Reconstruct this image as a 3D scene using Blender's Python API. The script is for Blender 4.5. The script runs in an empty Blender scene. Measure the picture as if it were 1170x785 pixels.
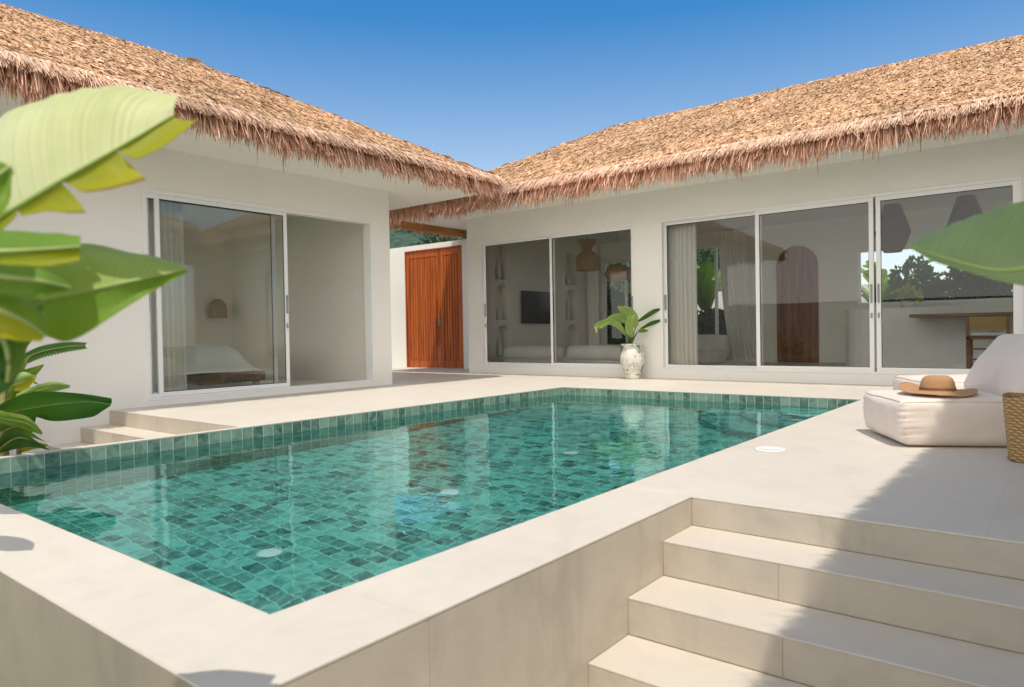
import bpy, math, random
import numpy as np
from mathutils import Vector, Matrix, noise
rnd = random.Random(7)
RS = np.random.RandomState(11)
R = math.radians
S = bpy.context.scene
col = S.collection

# ------------------------------------------------------------------ camera model
CAM = Vector((0, 0, .82)); FPX = 808.889
yaw, pitch, roll = R(38.4416), R(-.9251), R(-.9886)
cF = Vector((-math.sin(yaw)*math.cos(pitch), math.cos(yaw)*math.cos(pitch), math.sin(pitch)))
r0 = Vector((math.cos(yaw), math.sin(yaw), 0)); u0 = r0.cross(cF)
cR = r0*math.cos(roll) + u0*math.sin(roll)
cU = -r0*math.sin(roll) + u0*math.cos(roll)
def ray(u, v): return cF + cR*((u-585)/FPX) - cU*((v-392.5)/FPX)
def at(u, v, d): return CAM + ray(u, v)*d            # survey helper: a sight line and a depth give a world point
def onp(u, v, ax, c):
    d = ray(u, v); return CAM + d*((c-CAM[ax])/d[ax])

# ------------------------------------------------------------------ object helpers
def link(o, parent=None):
    col.objects.link(o)
    if parent is not None: o.parent = parent
    return o
def empty(name, loc=(0, 0, 0)):
    o = bpy.data.objects.new(name, None); o.location = loc; o.empty_display_size = .1
    return link(o)
def tag(o, label=None, cat=None, group=None, kind=None):
    if label: o['label'] = label
    if cat: o['category'] = cat
    if group: o['group'] = group
    if kind: o['kind'] = kind
    return o
def thing(name, label, cat, loc=(0, 0, 0), group=None):
    return tag(empty(name, loc), label, cat, group)

class MB:
    def __init__(s): s.v = []; s.f = []; s.uv = []; s.m = []; s.mi = 0; s.c = None
    def quad(s, *p, uv=None):
        n = len(s.v); s.v += [tuple(q) for q in p]; s.f.append(tuple(range(n, n+len(p)))); s.m.append(s.mi)
        s.uv.append(uv or [(0, 0)]*len(p))
    def box(s, a, b):
        x0, y0, z0 = a; x1, y1, z1 = b
        n = len(s.v)
        s.v += [(x0,y0,z0),(x1,y0,z0),(x1,y1,z0),(x0,y1,z0),(x0,y0,z1),(x1,y0,z1),(x1,y1,z1),(x0,y1,z1)]
        for f in ((3,2,1,0),(4,5,6,7),(0,1,5,4),(1,2,6,5),(2,3,7,6),(3,0,4,7)):
            s.f.append(tuple(n+i for i in f)); s.m.append(s.mi); s.uv.append([(0, 0)]*4)
    def grid(s, P, closed=False, uv=None):
        n = len(s.v); a = len(P); b = len(P[0])
        for r in P: s.v += [tuple(q) for q in r]
        for i in range(a-1):
            for j in range(b if closed else b-1):
                k = (j+1) % b
                s.f.append((n+i*b+j, n+i*b+k, n+(i+1)*b+k, n+(i+1)*b+j)); s.m.append(s.mi)
                if uv: s.uv.append([uv[i][j], uv[i][k], uv[i+1][k], uv[i+1][j]])
                else: s.uv.append([(0, 0)]*4)
    def lathe(s, prof, c=(0, 0, 0), n=24, cap=True, sx=1, sy=1):
        P = [[(c[0]+r*sx*math.cos(2*math.pi*k/n), c[1]+r*sy*math.sin(2*math.pi*k/n), c[2]+z) for k in range(n)] for r, z in prof]
        b = len(s.v); s.grid(P, closed=True)
        if cap:
            s.f.append(tuple(b+k for k in reversed(range(n)))); s.m.append(s.mi); s.uv.append([(0, 0)]*n)
            e = b+(len(prof)-1)*n
            s.f.append(tuple(e+k for k in range(n))); s.m.append(s.mi); s.uv.append([(0, 0)]*n)
    def tube(s, pts, rad, n=8):
        pts = [Vector(p) for p in pts]; rows = []
        for i, p in enumerate(pts):
            t = (pts[min(i+1, len(pts)-1)]-pts[max(i-1, 0)]).normalized()
            a = t.cross(Vector((.13, .21, 1))).normalized() if abs(t.z) < .95 else t.cross(Vector((1, 0, 0))).normalized()
            b = t.cross(a); r = rad[i] if isinstance(rad, (list, tuple)) else rad
            rows.append([p + (a*math.cos(2*math.pi*k/n)+b*math.sin(2*math.pi*k/n))*r for k in range(n)])
        s.grid(rows, closed=True)
    def build(s, name, mats, parent=None, smooth=False, bevel=0, sub=0):
        me = bpy.data.meshes.new(name); me.from_pydata(s.v, [], s.f)
        if not isinstance(mats, (list, tuple)): mats = [mats]
        for m in mats: me.materials.append(m)
        me.polygons.foreach_set('material_index', s.m)
        uvl = me.uv_layers.new(name='UVMap')
        flat = [c for f in s.uv for q in f for c in q]
        uvl.data.foreach_set('uv', flat)
        if smooth: me.polygons.foreach_set('use_smooth', [True]*len(me.polygons))
        me.update()
        o = bpy.data.objects.new(name, me); link(o, parent)
        if parent is not None and parent.location.length > 0:
            o.matrix_parent_inverse = Matrix.Translation(-parent.location)
        if bevel:
            md = o.modifiers.new('Bevel', 'BEVEL'); md.width = bevel; md.segments = 2; md.limit_method = 'ANGLE'
        if sub:
            md = o.modifiers.new('Sub', 'SUBSURF'); md.levels = sub; md.render_levels = sub
        return o

# ------------------------------------------------------------------ materials
def newmat(name):
    m = bpy.data.materials.new(name); m.use_nodes = True
    nt = m.node_tree; nt.nodes.clear()
    out = nt.nodes.new('ShaderNodeOutputMaterial')
    return m, nt, nt.nodes, nt.links, out
def N(nt, typ, **kw):
    n = nt.nodes.new(typ)
    for k, v in kw.items():
        if k.startswith('i_'):
            key = k[2:].replace('_', ' ')
            n.inputs[key].default_value = v
        else: setattr(n, k, v)
    return n
def ramp(nt, src, stops):
    r = nt.nodes.new('ShaderNodeValToRGB'); nt.links.new(src, r.inputs[0])
    el = r.color_ramp.elements
    while len(el) < len(stops): el.new(.5)
    for e, (p, c) in zip(el, stops): e.position = p; e.color = (*c, 1)
    return r
def noise_mat(name, c1, c2, scale=3, rough=.6, bump=.0, bscale=60, detail=6, stretch=(1, 1, 1), spec=.35, c3=None, sheen=0, lo=.3, hi=.7, dist=.002):
    m, nt, ns, L, out = newmat(name)
    p = N(nt, 'ShaderNodeBsdfPrincipled'); L.new(p.outputs[0], out.inputs[0])
    tc = N(nt, 'ShaderNodeTexCoord'); mp = N(nt, 'ShaderNodeMapping'); mp.inputs['Scale'].default_value = stretch
    L.new(tc.outputs['Object'], mp.inputs[0])
    nz = N(nt, 'ShaderNodeTexNoise'); nz.inputs['Scale'].default_value = scale; nz.inputs['Detail'].default_value = detail
    nz.inputs['Roughness'].default_value = .6
    L.new(mp.outputs[0], nz.inputs['Vector'])
    st = [(lo, c1), (hi, c2)] if c3 is None else [(lo, c1), ((lo+hi)/2, c3), (hi, c2)]
    rp = ramp(nt, nz.outputs['Fac'], st); L.new(rp.outputs[0], p.inputs['Base Color'])
    p.inputs['Roughness'].default_value = rough; p.inputs['Specular IOR Level'].default_value = spec
    if sheen: p.inputs['Sheen Weight'].default_value = sheen
    if bump:
        b = N(nt, 'ShaderNodeBump'); b.inputs['Strength'].default_value = bump; b.inputs['Distance'].default_value = dist
        n2 = N(nt, 'ShaderNodeTexNoise'); n2.inputs['Scale'].default_value = bscale; n2.inputs['Detail'].default_value = 5
        L.new(mp.outputs[0], n2.inputs['Vector']); L.new(n2.outputs['Fac'], b.inputs['Height']); L.new(b.outputs[0], p.inputs['Normal'])
    return m

M = {}
M['plaster'] = noise_mat('plaster', (.86, .838, .785), (.895, .875, .83), scale=1.3, rough=.85, bump=.12, bscale=25, spec=.2)
M['soffit'] = noise_mat('soffit', (.87, .85, .80), (.90, .88, .835), scale=1.1, rough=.85, spec=.2)
M['inner'] = noise_mat('inner_plaster', (.85, .81, .73), (.88, .84, .76), scale=1.0, rough=.9, spec=.15)
M['ceiling'] = noise_mat('ceiling_paint', (.78, .76, .71), (.82, .80, .75), scale=1.0, rough=.9, spec=.15)
M['floorin'] = noise_mat('interior_floor', (.60, .55, .48), (.68, .62, .54), scale=2, rough=.35, spec=.4)
M['alu'] = noise_mat('white_aluminium', (.84, .84, .83), (.87, .87, .86), scale=8, rough=.35, spec=.5)
M['rubber'] = noise_mat('black_gasket', (.02, .02, .022), (.03, .03, .03), rough=.6)
M['steel'] = noise_mat('grey_metal', (.25, .26, .27), (.32, .33, .34), scale=20, rough=.35, spec=.6)
M['fabric'] = noise_mat('cream_outdoor_fabric', (.78, .685, .615), (.83, .74, .67), scale=3, rough=.9, bump=.5, bscale=350, spec=.15, sheen=.2, dist=.0008)
M['linen'] = noise_mat('white_linen', (.70, .70, .67), (.78, .78, .75), scale=4, rough=.95, bump=.2, bscale=60, spec=.1, sheen=.2)
M['black'] = noise_mat('black_screen', (.008, .008, .010), (.012, .012, .013), rough=.2)
M['ceramic'] = noise_mat('white_ceramic', (.62, .61, .56), (.74, .72, .67), scale=6, rough=.45)
M['island'] = noise_mat('grey_white_render', (.78, .79, .79), (.84, .85, .84), scale=1.5, rough=.7)
M['disc'] = noise_mat('white_plastic', (.78, .80, .80), (.84, .85, .85), rough=.4)
M['soil'] = noise_mat('soil', (.05, .035, .02), (.12, .09, .06), scale=9, rough=.95, bump=1, bscale=30, dist=.02)
M['grass'] = noise_mat('lawn', (.04, .08, .015), (.10, .16, .04), scale=14, rough=.9, bump=1, bscale=90, dist=.02)
M['grout'] = noise_mat('joint_filler', (.36, .31, .25), (.42, .37, .30), rough=.9)

def stone_mat(name, base, dark, jx=None):
    """large format limestone look porcelain: cloudy tone, faint veins, tiny pits"""
    m, nt, ns, L, out = newmat(name)
    p = N(nt, 'ShaderNodeBsdfPrincipled'); L.new(p.outputs[0], out.inputs[0])
    tc = N(nt, 'ShaderNodeTexCoord')
    n1 = N(nt, 'ShaderNodeTexNoise', i_Scale=1.1, i_Detail=8.0, i_Roughness=.62); L.new(tc.outputs['Object'], n1.inputs['Vector'])
    r1 = ramp(nt, n1.outputs['Fac'], [(.3, dark), (.72, base)])
    mp = N(nt, 'ShaderNodeMapping'); mp.inputs['Scale'].default_value = (2.2, 2.2, 9); mp.inputs['Rotation'].default_value = (.2, .5, .3)
    L.new(tc.outputs['Object'], mp.inputs[0])
    n2 = N(nt, 'ShaderNodeTexNoise', i_Scale=2.0, i_Detail=10.0, i_Roughness=.7, i_Distortion=1.2); L.new(mp.outputs[0], n2.inputs['Vector'])
    r2 = ramp(nt, n2.outputs['Fac'], [(.34, (.93, .925, .91)), (.54, (1, 1, 1)), (.72, (1.0, .985, .965))])
    mx = N(nt, 'ShaderNodeMix', data_type='RGBA', blend_type='MULTIPLY'); mx.inputs[0].default_value = .8
    L.new(r1.outputs[0], mx.inputs[6]); L.new(r2.outputs[0], mx.inputs[7])
    v = N(nt, 'ShaderNodeTexVoronoi', i_Scale=7.0); L.new(tc.outputs['Object'], v.inputs['Vector'])
    r3 = ramp(nt, v.outputs['Distance'], [(.012, (.75, .71, .64)), (.03, (1, 1, 1))])
    mx2 = N(nt, 'ShaderNodeMix', data_type='RGBA', blend_type='MULTIPLY'); mx2.inputs[0].default_value = .5
    L.new(mx.outputs[2], mx2.inputs[6]); L.new(r3.outputs[0], mx2.inputs[7])
    last = mx2.outputs[2]
    if name in ('wall_stone', 'wall_stone_shaded', 'riser_stone_shaded'):
        mq = N(nt, 'ShaderNodeMapping'); mq.inputs['Scale'].default_value = (2.4, 2.4, 1.1); L.new(tc.outputs['Object'], mq.inputs[0])
        nq = N(nt, 'ShaderNodeTexNoise', i_Scale=1.6, i_Detail=7.0, i_Roughness=.65, i_Distortion=.8); L.new(mq.outputs[0], nq.inputs['Vector'])
        rq = ramp(nt, nq.outputs['Fac'], [(.30, (.84, .85, .86)), (.5, (1, 1, 1)), (.72, (1.06, 1.055, 1.04))])
        mxq = N(nt, 'ShaderNodeMix', data_type='RGBA', blend_type='MULTIPLY'); mxq.inputs[0].default_value = 1
        L.new(last, mxq.inputs[6]); L.new(rq.outputs[0], mxq.inputs[7]); last = mxq.outputs[2]
    if jx:
        br = N(nt, 'ShaderNodeTexBrick'); br.offset = 0
        br.inputs['Scale'].default_value = 1.0; br.inputs['Brick Width'].default_value = jx[0]; br.inputs['Row Height'].default_value = jx[1]
        br.inputs['Mortar Size'].default_value = .0022; br.inputs['Mortar Smooth'].default_value = .3
        br.inputs['Color1'].default_value = (1, 1, 1, 1); br.inputs['Color2'].default_value = (.985, .983, .98, 1); br.inputs['Mortar'].default_value = (.90, .885, .86, 1)
        mp2 = N(nt, 'ShaderNodeMapping'); mp2.inputs['Location'].default_value = (jx[2], jx[3], 0)
        L.new(tc.outputs['Object'], mp2.inputs[0]); L.new(mp2.outputs[0], br.inputs['Vector'])
        mx3 = N(nt, 'ShaderNodeMix', data_type='RGBA', blend_type='MULTIPLY'); mx3.inputs[0].default_value = 1
        L.new(last, mx3.inputs[6]); L.new(br.outputs['Color'], mx3.inputs[7]); last = mx3.outputs[2]
    L.new(last, p.inputs['Base Color'])
    rr = ramp(nt, n2.outputs['Fac'], [(.3, (.42,)*3), (.7, (.6,)*3)]); L.new(rr.outputs[0], p.inputs['Roughness'])
    p.inputs['Specular IOR Level'].default_value = .3
    b = N(nt, 'ShaderNodeBump'); b.inputs['Strength'].default_value = .25; b.inputs['Distance'].default_value = .002
    n3 = N(nt, 'ShaderNodeTexNoise', i_Scale=45.0, i_Detail=6.0); L.new(tc.outputs['Object'], n3.inputs['Vector'])
    L.new(n3.outputs['Fac'], b.inputs['Height']); L.new(b.outputs[0], p.inputs['Normal'])
    return m
M['deck'] = stone_mat('deck_stone', (.70, .655, .59), (.65, .605, .54), jx=(1.2, .6, .27, .37))
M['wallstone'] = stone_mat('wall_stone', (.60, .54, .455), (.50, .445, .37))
M['riser'] = stone_mat('riser_stone_shaded', (.56, .51, .435), (.50, .45, .38))  # step stone darkened: weaker grazing light on the upright faces put into the colour
M['wallstone_shaded'] = stone_mat('wall_stone_shaded', (.41, .37, .305), (.34, .305, .25))  # side wall stone again, darkened to paint in the shade of the front face
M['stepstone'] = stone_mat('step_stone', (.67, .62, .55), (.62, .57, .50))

def wood_mat(name, c1, c2, c3, axis=2, scale=1.0, rough=.4):
    m, nt, ns, L, out = newmat(name)
    p = N(nt, 'ShaderNodeBsdfPrincipled'); L.new(p.outputs[0], out.inputs[0])
    tc = N(nt, 'ShaderNodeTexCoord'); mp = N(nt, 'ShaderNodeMapping')
    sc = [14*scale]*3; sc[axis] = .8*scale; mp.inputs['Scale'].default_value = sc
    L.new(tc.outputs['Object'], mp.inputs[0])
    nz = N(nt, 'ShaderNodeTexNoise', i_Scale=1.0, i_Detail=8.0, i_Distortion=.6); L.new(mp.outputs[0], nz.inputs['Vector'])
    rp = ramp(nt, nz.outputs['Fac'], [(.3, c1), (.5, c2), (.68, c3)]); L.new(rp.outputs[0], p.inputs['Base Color'])
    p.inputs['Roughness'].default_value = rough
    b = N(nt, 'ShaderNodeBump'); b.inputs['Strength'].default_value = .2; b.inputs['Distance'].default_value = .002
    L.new(nz.outputs['Fac'], b.inputs['Height']); L.new(b.outputs[0], p.inputs['Normal'])
    return m
M['teak'] = wood_mat('teak_door', (.24, .040, .002), (.44, .092, .004), (.54, .135, .007), rough=.6)
M['wood'] = wood_mat('brown_wood', (.09, .035, .012), (.19, .075, .025), (.28, .12, .045), axis=0)
M['fascia'] = wood_mat('fascia_wood', (.34, .12, .03), (.52, .21, .06), (.62, .28, .09), axis=1)

def weave_mat(name, c1, c2, s=60):
    m, nt, ns, L, out = newmat(name)
    p = N(nt, 'ShaderNodeBsdfPrincipled'); L.new(p.outputs[0], out.inputs[0]); p.inputs['Roughness'].default_value = .7
    tc = N(nt, 'ShaderNodeTexCoord')
    w1 = N(nt, 'ShaderNodeTexWave', wave_type='BANDS', bands_direction='Z', i_Scale=s*.4, i_Distortion=1.2); L.new(tc.outputs['Object'], w1.inputs['Vector'])
    w2 = N(nt, 'ShaderNodeTexWave', wave_type='BANDS', bands_direction='DIAGONAL', i_Scale=s*.5, i_Distortion=.8); L.new(tc.outputs['Object'], w2.inputs['Vector'])
    mt = N(nt, 'ShaderNodeMath', operation='MULTIPLY'); L.new(w1.outputs['Fac'], mt.inputs[0]); L.new(w2.outputs['Fac'], mt.inputs[1])
    rp = ramp(nt, mt.outputs[0], [(.0, c1), (.6, c2)]); L.new(rp.outputs[0], p.inputs['Base Color'])
    b = N(nt, 'ShaderNodeBump'); b.inputs['Strength'].default_value = .8; b.inputs['Distance'].default_value = .004
    L.new(mt.outputs[0], b.inputs['Height']); L.new(b.outputs[0], p.inputs['Normal'])
    return m
M['rattan'] = weave_mat('rattan', (.26, .14, .06), (.60, .40, .21), 30)
M['basket'] = weave_mat('basket_weave', (.30, .17, .06), (.66, .44, .21), 45)
M['darkshade'] = noise_mat('dark_woven_shade', (.08, .06, .05), (.15, .115, .095), scale=30, rough=.9)
M['straw'] = weave_mat('straw_hat', (.44, .24, .115), (.64, .38, .20), 110)

def thatch_mat(name, tint=(1, 1, 1)):
    m, nt, ns, L, out = newmat(name)
    p = N(nt, 'ShaderNodeBsdfPrincipled')
    a = N(nt, 'ShaderNodeVertexColor'); a.layer_name = 'Col'
    tc = N(nt, 'ShaderNodeTexCoord')
    nz = N(nt, 'ShaderNodeTexNoise', i_Scale=.7, i_Detail=5.0); L.new(tc.outputs['Object'], nz.inputs['Vector'])
    rp = ramp(nt, nz.outputs['Fac'], [(.3, (.80*tint[0], .78*tint[1], .74*tint[2])), (.7, (1.12*tint[0], 1.1*tint[1], 1.08*tint[2]))])
    mx = N(nt, 'ShaderNodeMix', data_type='RGBA', blend_type='MULTIPLY'); mx.inputs[0].default_value = 1
    L.new(a.outputs['Color'], mx.inputs[6]); L.new(rp.outputs[0], mx.inputs[7]); L.new(mx.outputs[2], p.inputs['Base Color'])
    p.inputs['Roughness'].default_value = .75; p.inputs['Specular IOR Level'].default_value = .2
    tr = N(nt, 'ShaderNodeBsdfTranslucent'); L.new(mx.outputs[2], tr.inputs[0]); ms = N(nt, 'ShaderNodeMixShader'); ms.inputs[0].default_value = .22
    L.new(p.outputs[0], ms.inputs[1]); L.new(tr.outputs[0], ms.inputs[2]); L.new(ms.outputs[0], out.inputs[0])
    return m
M['thatch'] = thatch_mat('thatch')
M['thatchbase'] = noise_mat('thatch_under', (.22, .12, .055), (.36, .21, .11), scale=14, rough=.9, bump=1, bscale=40, stretch=(1, 1, 1), dist=.03)

def glass_mat():
    m, nt, ns, L, out = newmat('window_glass')
    t = N(nt, 'ShaderNodeBsdfTransparent'); t.inputs[0].default_value = (.95, .96, .935, 1)
    g = N(nt, 'ShaderNodeBsdfGlossy'); g.inputs['Roughness'].default_value = 0.0; g.inputs[0].default_value = (.95, .97, 1, 1)
    fr = N(nt, 'ShaderNodeFresnel'); fr.inputs[0].default_value = 1.52
    ml = N(nt, 'ShaderNodeMath', operation='MULTIPLY_ADD'); ml.inputs[1].default_value = 1.05; ml.inputs[2].default_value = .005; ml.use_clamp = True
    tc = N(nt, 'ShaderNodeTexCoord'); nz = N(nt, 'ShaderNodeTexNoise', i_Scale=.9, i_Detail=1.0); L.new(tc.outputs['Object'], nz.inputs['Vector'])
    b = N(nt, 'ShaderNodeBump'); b.inputs['Strength'].default_value = .12; b.inputs['Distance'].default_value = .01
    L.new(nz.outputs['Fac'], b.inputs['Height']); L.new(b.outputs[0], g.inputs['Normal'])
    L.new(fr.outputs[0], ml.inputs[0])
    mx = N(nt, 'ShaderNodeMixShader'); L.new(ml.outputs[0], mx.inputs[0]); L.new(t.outputs[0], mx.inputs[1]); L.new(g.outputs[0], mx.inputs[2])
    L.new(mx.outputs[0], out.inputs[0])
    return m
M['glass'] = glass_mat()

def water_mat():
    m, nt, ns, L, out = newmat('pool_water')
    g = N(nt, 'ShaderNodeBsdfGlass'); g.inputs['Roughness'].default_value = 0.0; g.inputs['IOR'].default_value = 1.333; g.inputs[0].default_value = (.73, .98, .975, 1)
    tc = N(nt, 'ShaderNodeTexCoord')
    n1 = N(nt, 'ShaderNodeTexNoise', i_Scale=2.2, i_Detail=2.0, i_Distortion=.4); L.new(tc.outputs['Object'], n1.inputs['Vector'])
    n2 = N(nt, 'ShaderNodeTexNoise', i_Scale=9.0, i_Detail=2.0); L.new(tc.outputs['Object'], n2.inputs['Vector'])
    ad = N(nt, 'ShaderNodeMath', operation='MULTIPLY_ADD'); ad.inputs[1].default_value = .16
    L.new(n2.outputs['Fac'], ad.inputs[0]); L.new(n1.outputs['Fac'], ad.inputs[2])
    b = N(nt, 'ShaderNodeBump'); b.inputs['Strength'].default_value = 1.0; b.inputs['Distance'].default_value = .0055
    L.new(ad.outputs[0], b.inputs['Height']); L.new(b.outputs[0], g.inputs['Normal'])
    L.new(g.outputs[0], out.inputs[0])
    return m
M['water'] = water_mat()

def tile_mat(name, w, h_, off, lo, hi, grout, seed=0.0, warp=.0, msize=.006):
    """green marble-look pool tile, UVs in metres"""
    m, nt, ns, L, out = newmat(name)
    p = N(nt, 'ShaderNodeBsdfPrincipled'); L.new(p.outputs[0], out.inputs[0]); p.inputs['Roughness'].default_value = .25
    uv = N(nt, 'ShaderNodeUVMap'); src = uv.outputs[0]
    if warp:
        tc = N(nt, 'ShaderNodeTexCoord')
        nz = N(nt, 'ShaderNodeTexNoise', i_Scale=3.2, i_Detail=1.5); L.new(tc.outputs['Object'], nz.inputs['Vector'])
        sb = N(nt, 'ShaderNodeVectorMath', operation='SUBTRACT'); sb.inputs[1].default_value = (.5, .5, .5); L.new(nz.outputs['Color'], sb.inputs[0])
        sc = N(nt, 'ShaderNodeVectorMath', operation='SCALE'); sc.inputs['Scale'].default_value = warp; L.new(sb.outputs[0], sc.inputs[0])
        av = N(nt, 'ShaderNodeVectorMath', operation='ADD'); L.new(src, av.inputs[0]); L.new(sc.outputs[0], av.inputs[1]); src = av.outputs[0]
    br = N(nt, 'ShaderNodeTexBrick'); br.offset = off; br.offset_frequency = 2
    for k, v in (('Scale', 1.0), ('Brick Width', w), ('Row Height', h_), ('Mortar Size', msize), ('Mortar Smooth', .2), ('Bias', 0.0)): br.inputs[k].default_value = v
    br.inputs['Color1'].default_value = (0, 0, 0, 1); br.inputs['Color2'].default_value = (1, 1, 1, 1); br.inputs['Mortar'].default_value = (.5, .5, .5, 1)
    L.new(src, br.inputs['Vector'])
    # per-tile random value shifts the marbling
    nv = N(nt, 'ShaderNodeVectorMath', operation='ADD'); cv = N(nt, 'ShaderNodeVectorMath', operation='SCALE'); cv.inputs['Scale'].default_value = 9.0
    L.new(br.outputs['Color'], cv.inputs[0]); L.new(src, nv.inputs[0]); L.new(cv.outputs[0], nv.inputs[1])
    n2 = N(nt, 'ShaderNodeTexNoise', i_Scale=6.0, i_Detail=5.0, i_Distortion=2.2, i_Roughness=.6); L.new(nv.outputs[0], n2.inputs['Vector'])
    ma = N(nt, 'ShaderNodeMath', operation='MULTIPLY_ADD'); ma.inputs[1].default_value = .78
    L.new(br.outputs['Color'], ma.inputs[0])
    mb = N(nt, 'ShaderNodeMath', operation='MULTIPLY_ADD'); mb.inputs[1].default_value = 2.1; mb.inputs[2].default_value = -.86
    L.new(n2.outputs['Fac'], mb.inputs[0]); L.new(mb.outputs[0], ma.inputs[2])
    mid = tuple(.5*(a+b) for a, b in zip(lo, hi))
    mid = tuple(m_*.85 for m_ in mid) if warp else mid
    rp = ramp(nt, ma.outputs[0], [(.0, lo), (.42, mid), (.95, hi)])
    mx = N(nt, 'ShaderNodeMix', data_type='RGBA'); L.new(br.outputs['Fac'], mx.inputs[0]); L.new(rp.outputs[0], mx.inputs[6]); mx.inputs[7].default_value = (*grout, 1)
    L.new(mx.outputs[2], p.inputs['Base Color'])
    b = N(nt, 'ShaderNodeBump', invert=True); b.inputs['Strength'].default_value = .5; b.inputs['Distance'].default_value = .003
    L.new(br.outputs['Fac'], b.inputs['Height']); L.new(b.outputs[0], p.inputs['Normal'])
    return m
M['tilefloor'] = tile_mat('pool_floor_tile', .125, .105, .5, (.015, .085, .085), (.22, .58, .53), (.36, .68, .61), warp=.016, msize=.0042)
M['tilewall'] = tile_mat('pool_band_tile', .105, .112, 0, (.055, .12, .095), (.25, .37, .30), (.46, .57, .49), msize=.004)

def leaf_mat(name, c1, c2, trans, tfac=.35, vein=70, rough=.46, edge=None):
    m, nt, ns, L, out = newmat(name)
    p = N(nt, 'ShaderNodeBsdfPrincipled'); p.inputs['Roughness'].default_value = rough; p.inputs['Specular IOR Level'].default_value = .4
    tr = N(nt, 'ShaderNodeBsdfTranslucent')
    uv = N(nt, 'ShaderNodeUVMap')
    sp = N(nt, 'ShaderNodeSeparateXYZ'); L.new(uv.outputs[0], sp.inputs[0])
    # parallel side veins: periodic along the leaf, skewed by the distance from the midrib
    ab = N(nt, 'ShaderNodeMath', operation='ABSOLUTE'); L.new(sp.outputs['Y'], ab.inputs[0])
    sk = N(nt, 'ShaderNodeMath', operation='MULTIPLY_ADD'); sk.inputs[1].default_value = -.13; L.new(ab.outputs[0], sk.inputs[0]); L.new(sp.outputs['X'], sk.inputs[2])
    cb = N(nt, 'ShaderNodeCombineXYZ'); L.new(sk.outputs[0], cb.inputs[0])
    n1 = N(nt, 'ShaderNodeTexNoise', i_Scale=float(vein), i_Detail=2.0); L.new(cb.outputs[0], n1.inputs['Vector'])
    tc = N(nt, 'ShaderNodeTexCoord'); n2 = N(nt, 'ShaderNodeTexNoise', i_Scale=5.0, i_Detail=6.0); L.new(tc.outputs['Object'], n2.inputs['Vector'])
    ml = N(nt, 'ShaderNodeMath', operation='MULTIPLY_ADD'); ml.inputs[1].default_value = .5; L.new(n1.outputs['Fac'], ml.inputs[0])
    m2 = N(nt, 'ShaderNodeMath', operation='MULTIPLY'); m2.inputs[1].default_value = .5; L.new(n2.outputs['Fac'], m2.inputs[0]); L.new(m2.outputs[0], ml.inputs[2])
    rp = ramp(nt, ml.outputs[0], [(.36, c1), (.62, c2)])
    last = rp.outputs[0]
    if edge:
        n3 = N(nt, 'ShaderNodeMath', operation='ADD'); L.new(ab.outputs[0], n3.inputs[0]); 
        m3 = N(nt, 'ShaderNodeMath', operation='MULTIPLY_ADD'); m3.inputs[1].default_value = .35; m3.inputs[2].default_value = -.17; L.new(n2.outputs['Fac'], m3.inputs[0]); L.new(m3.outputs[0], n3.inputs[1])
        er = ramp(nt, n3.outputs[0], [(.90, (0, 0, 0)), (.99, (1, 1, 1))])
        mx = N(nt, 'ShaderNodeMix', data_type='RGBA'); L.new(er.outputs[0], mx.inputs[0]); L.new(last, mx.inputs[6]); mx.inputs[7].default_value = (*edge, 1); last = mx.outputs[2]
    L.new(last, p.inputs['Base Color'])
    tm = N(nt, 'ShaderNodeMix', data_type='RGBA', blend_type='MIX'); tm.inputs[0].default_value = .6; L.new(last, tm.inputs[6]); tm.inputs[7].default_value = (*trans, 1); L.new(tm.outputs[2], tr.inputs[0])
    b = N(nt, 'ShaderNodeBump'); b.inputs['Strength'].default_value = .35; b.inputs['Distance'].default_value = .003; L.new(n1.outputs['Fac'], b.inputs['Height'])
    L.new(b.outputs[0], p.inputs['Normal'])
    mx = N(nt, 'ShaderNodeMixShader'); mx.inputs[0].default_value = tfac; L.new(p.outputs[0], mx.inputs[1]); L.new(tr.outputs[0], mx.inputs[2])
    L.new(mx.outputs[0], out.inputs[0])
    return m
M['leafsheen'] = leaf_mat('banana_leaf_sheen', (.50, .56, .24), (.72, .76, .48), (.6, .7, .2), .25)  # glossy reflection on the blade painted as a pale base colour
M['leafyellow'] = leaf_mat('banana_leaf_yellow', (.24, .34, .015), (.48, .46, .015), (.65, .62, .03), .5, edge=(.25, .16, .05))  # yellow-green tone with brown edges
M['leafmid'] = leaf_mat('banana_leaf_mid', (.13, .27, .025), (.22, .38, .06), (.42, .62, .04), .42, edge=(.25, .2, .06))
M['leafdark'] = leaf_mat('banana_leaf_dark', (.022, .085, .012), (.055, .15, .02), (.12, .32, .02), .3)
M['leaflight'] = leaf_mat('leaf_fresh', (.22, .37, .08), (.36, .50, .17), (.5, .65, .12), .4)
M['leafsoft'] = leaf_mat('banana_leaf_soft', (.22, .34, .14), (.34, .46, .22), (.35, .5, .12), .35)
M['midrib'] = noise_mat('leaf_midrib', (.30, .42, .12), (.42, .52, .20), scale=8, rough=.4)
M['stem'] = noise_mat('pseudostem', (.16, .18, .05), (.32, .27, .10), scale=4, rough=.6, stretch=(3, 3, .5), bump=.4, bscale=20)
M['bark'] = noise_mat('bark', (.09, .065, .045), (.2, .15, .11), scale=5, rough=.9, stretch=(3, 3, .6), bump=1, bscale=14, dist=.02)
M['bushleaf'] = leaf_mat('shrub_leaf', (.02, .055, .010), (.07, .14, .03), (.10, .25, .03), .25)
M['forest'] = leaf_mat('forest_leaf', (.018, .045, .022), (.05, .10, .045), (.06, .15, .04), .15)
M['bushleaf2'] = leaf_mat('shrub_leaf_light', (.05, .11, .02), (.13, .22, .05), (.2, .4, .05), .3)

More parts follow.
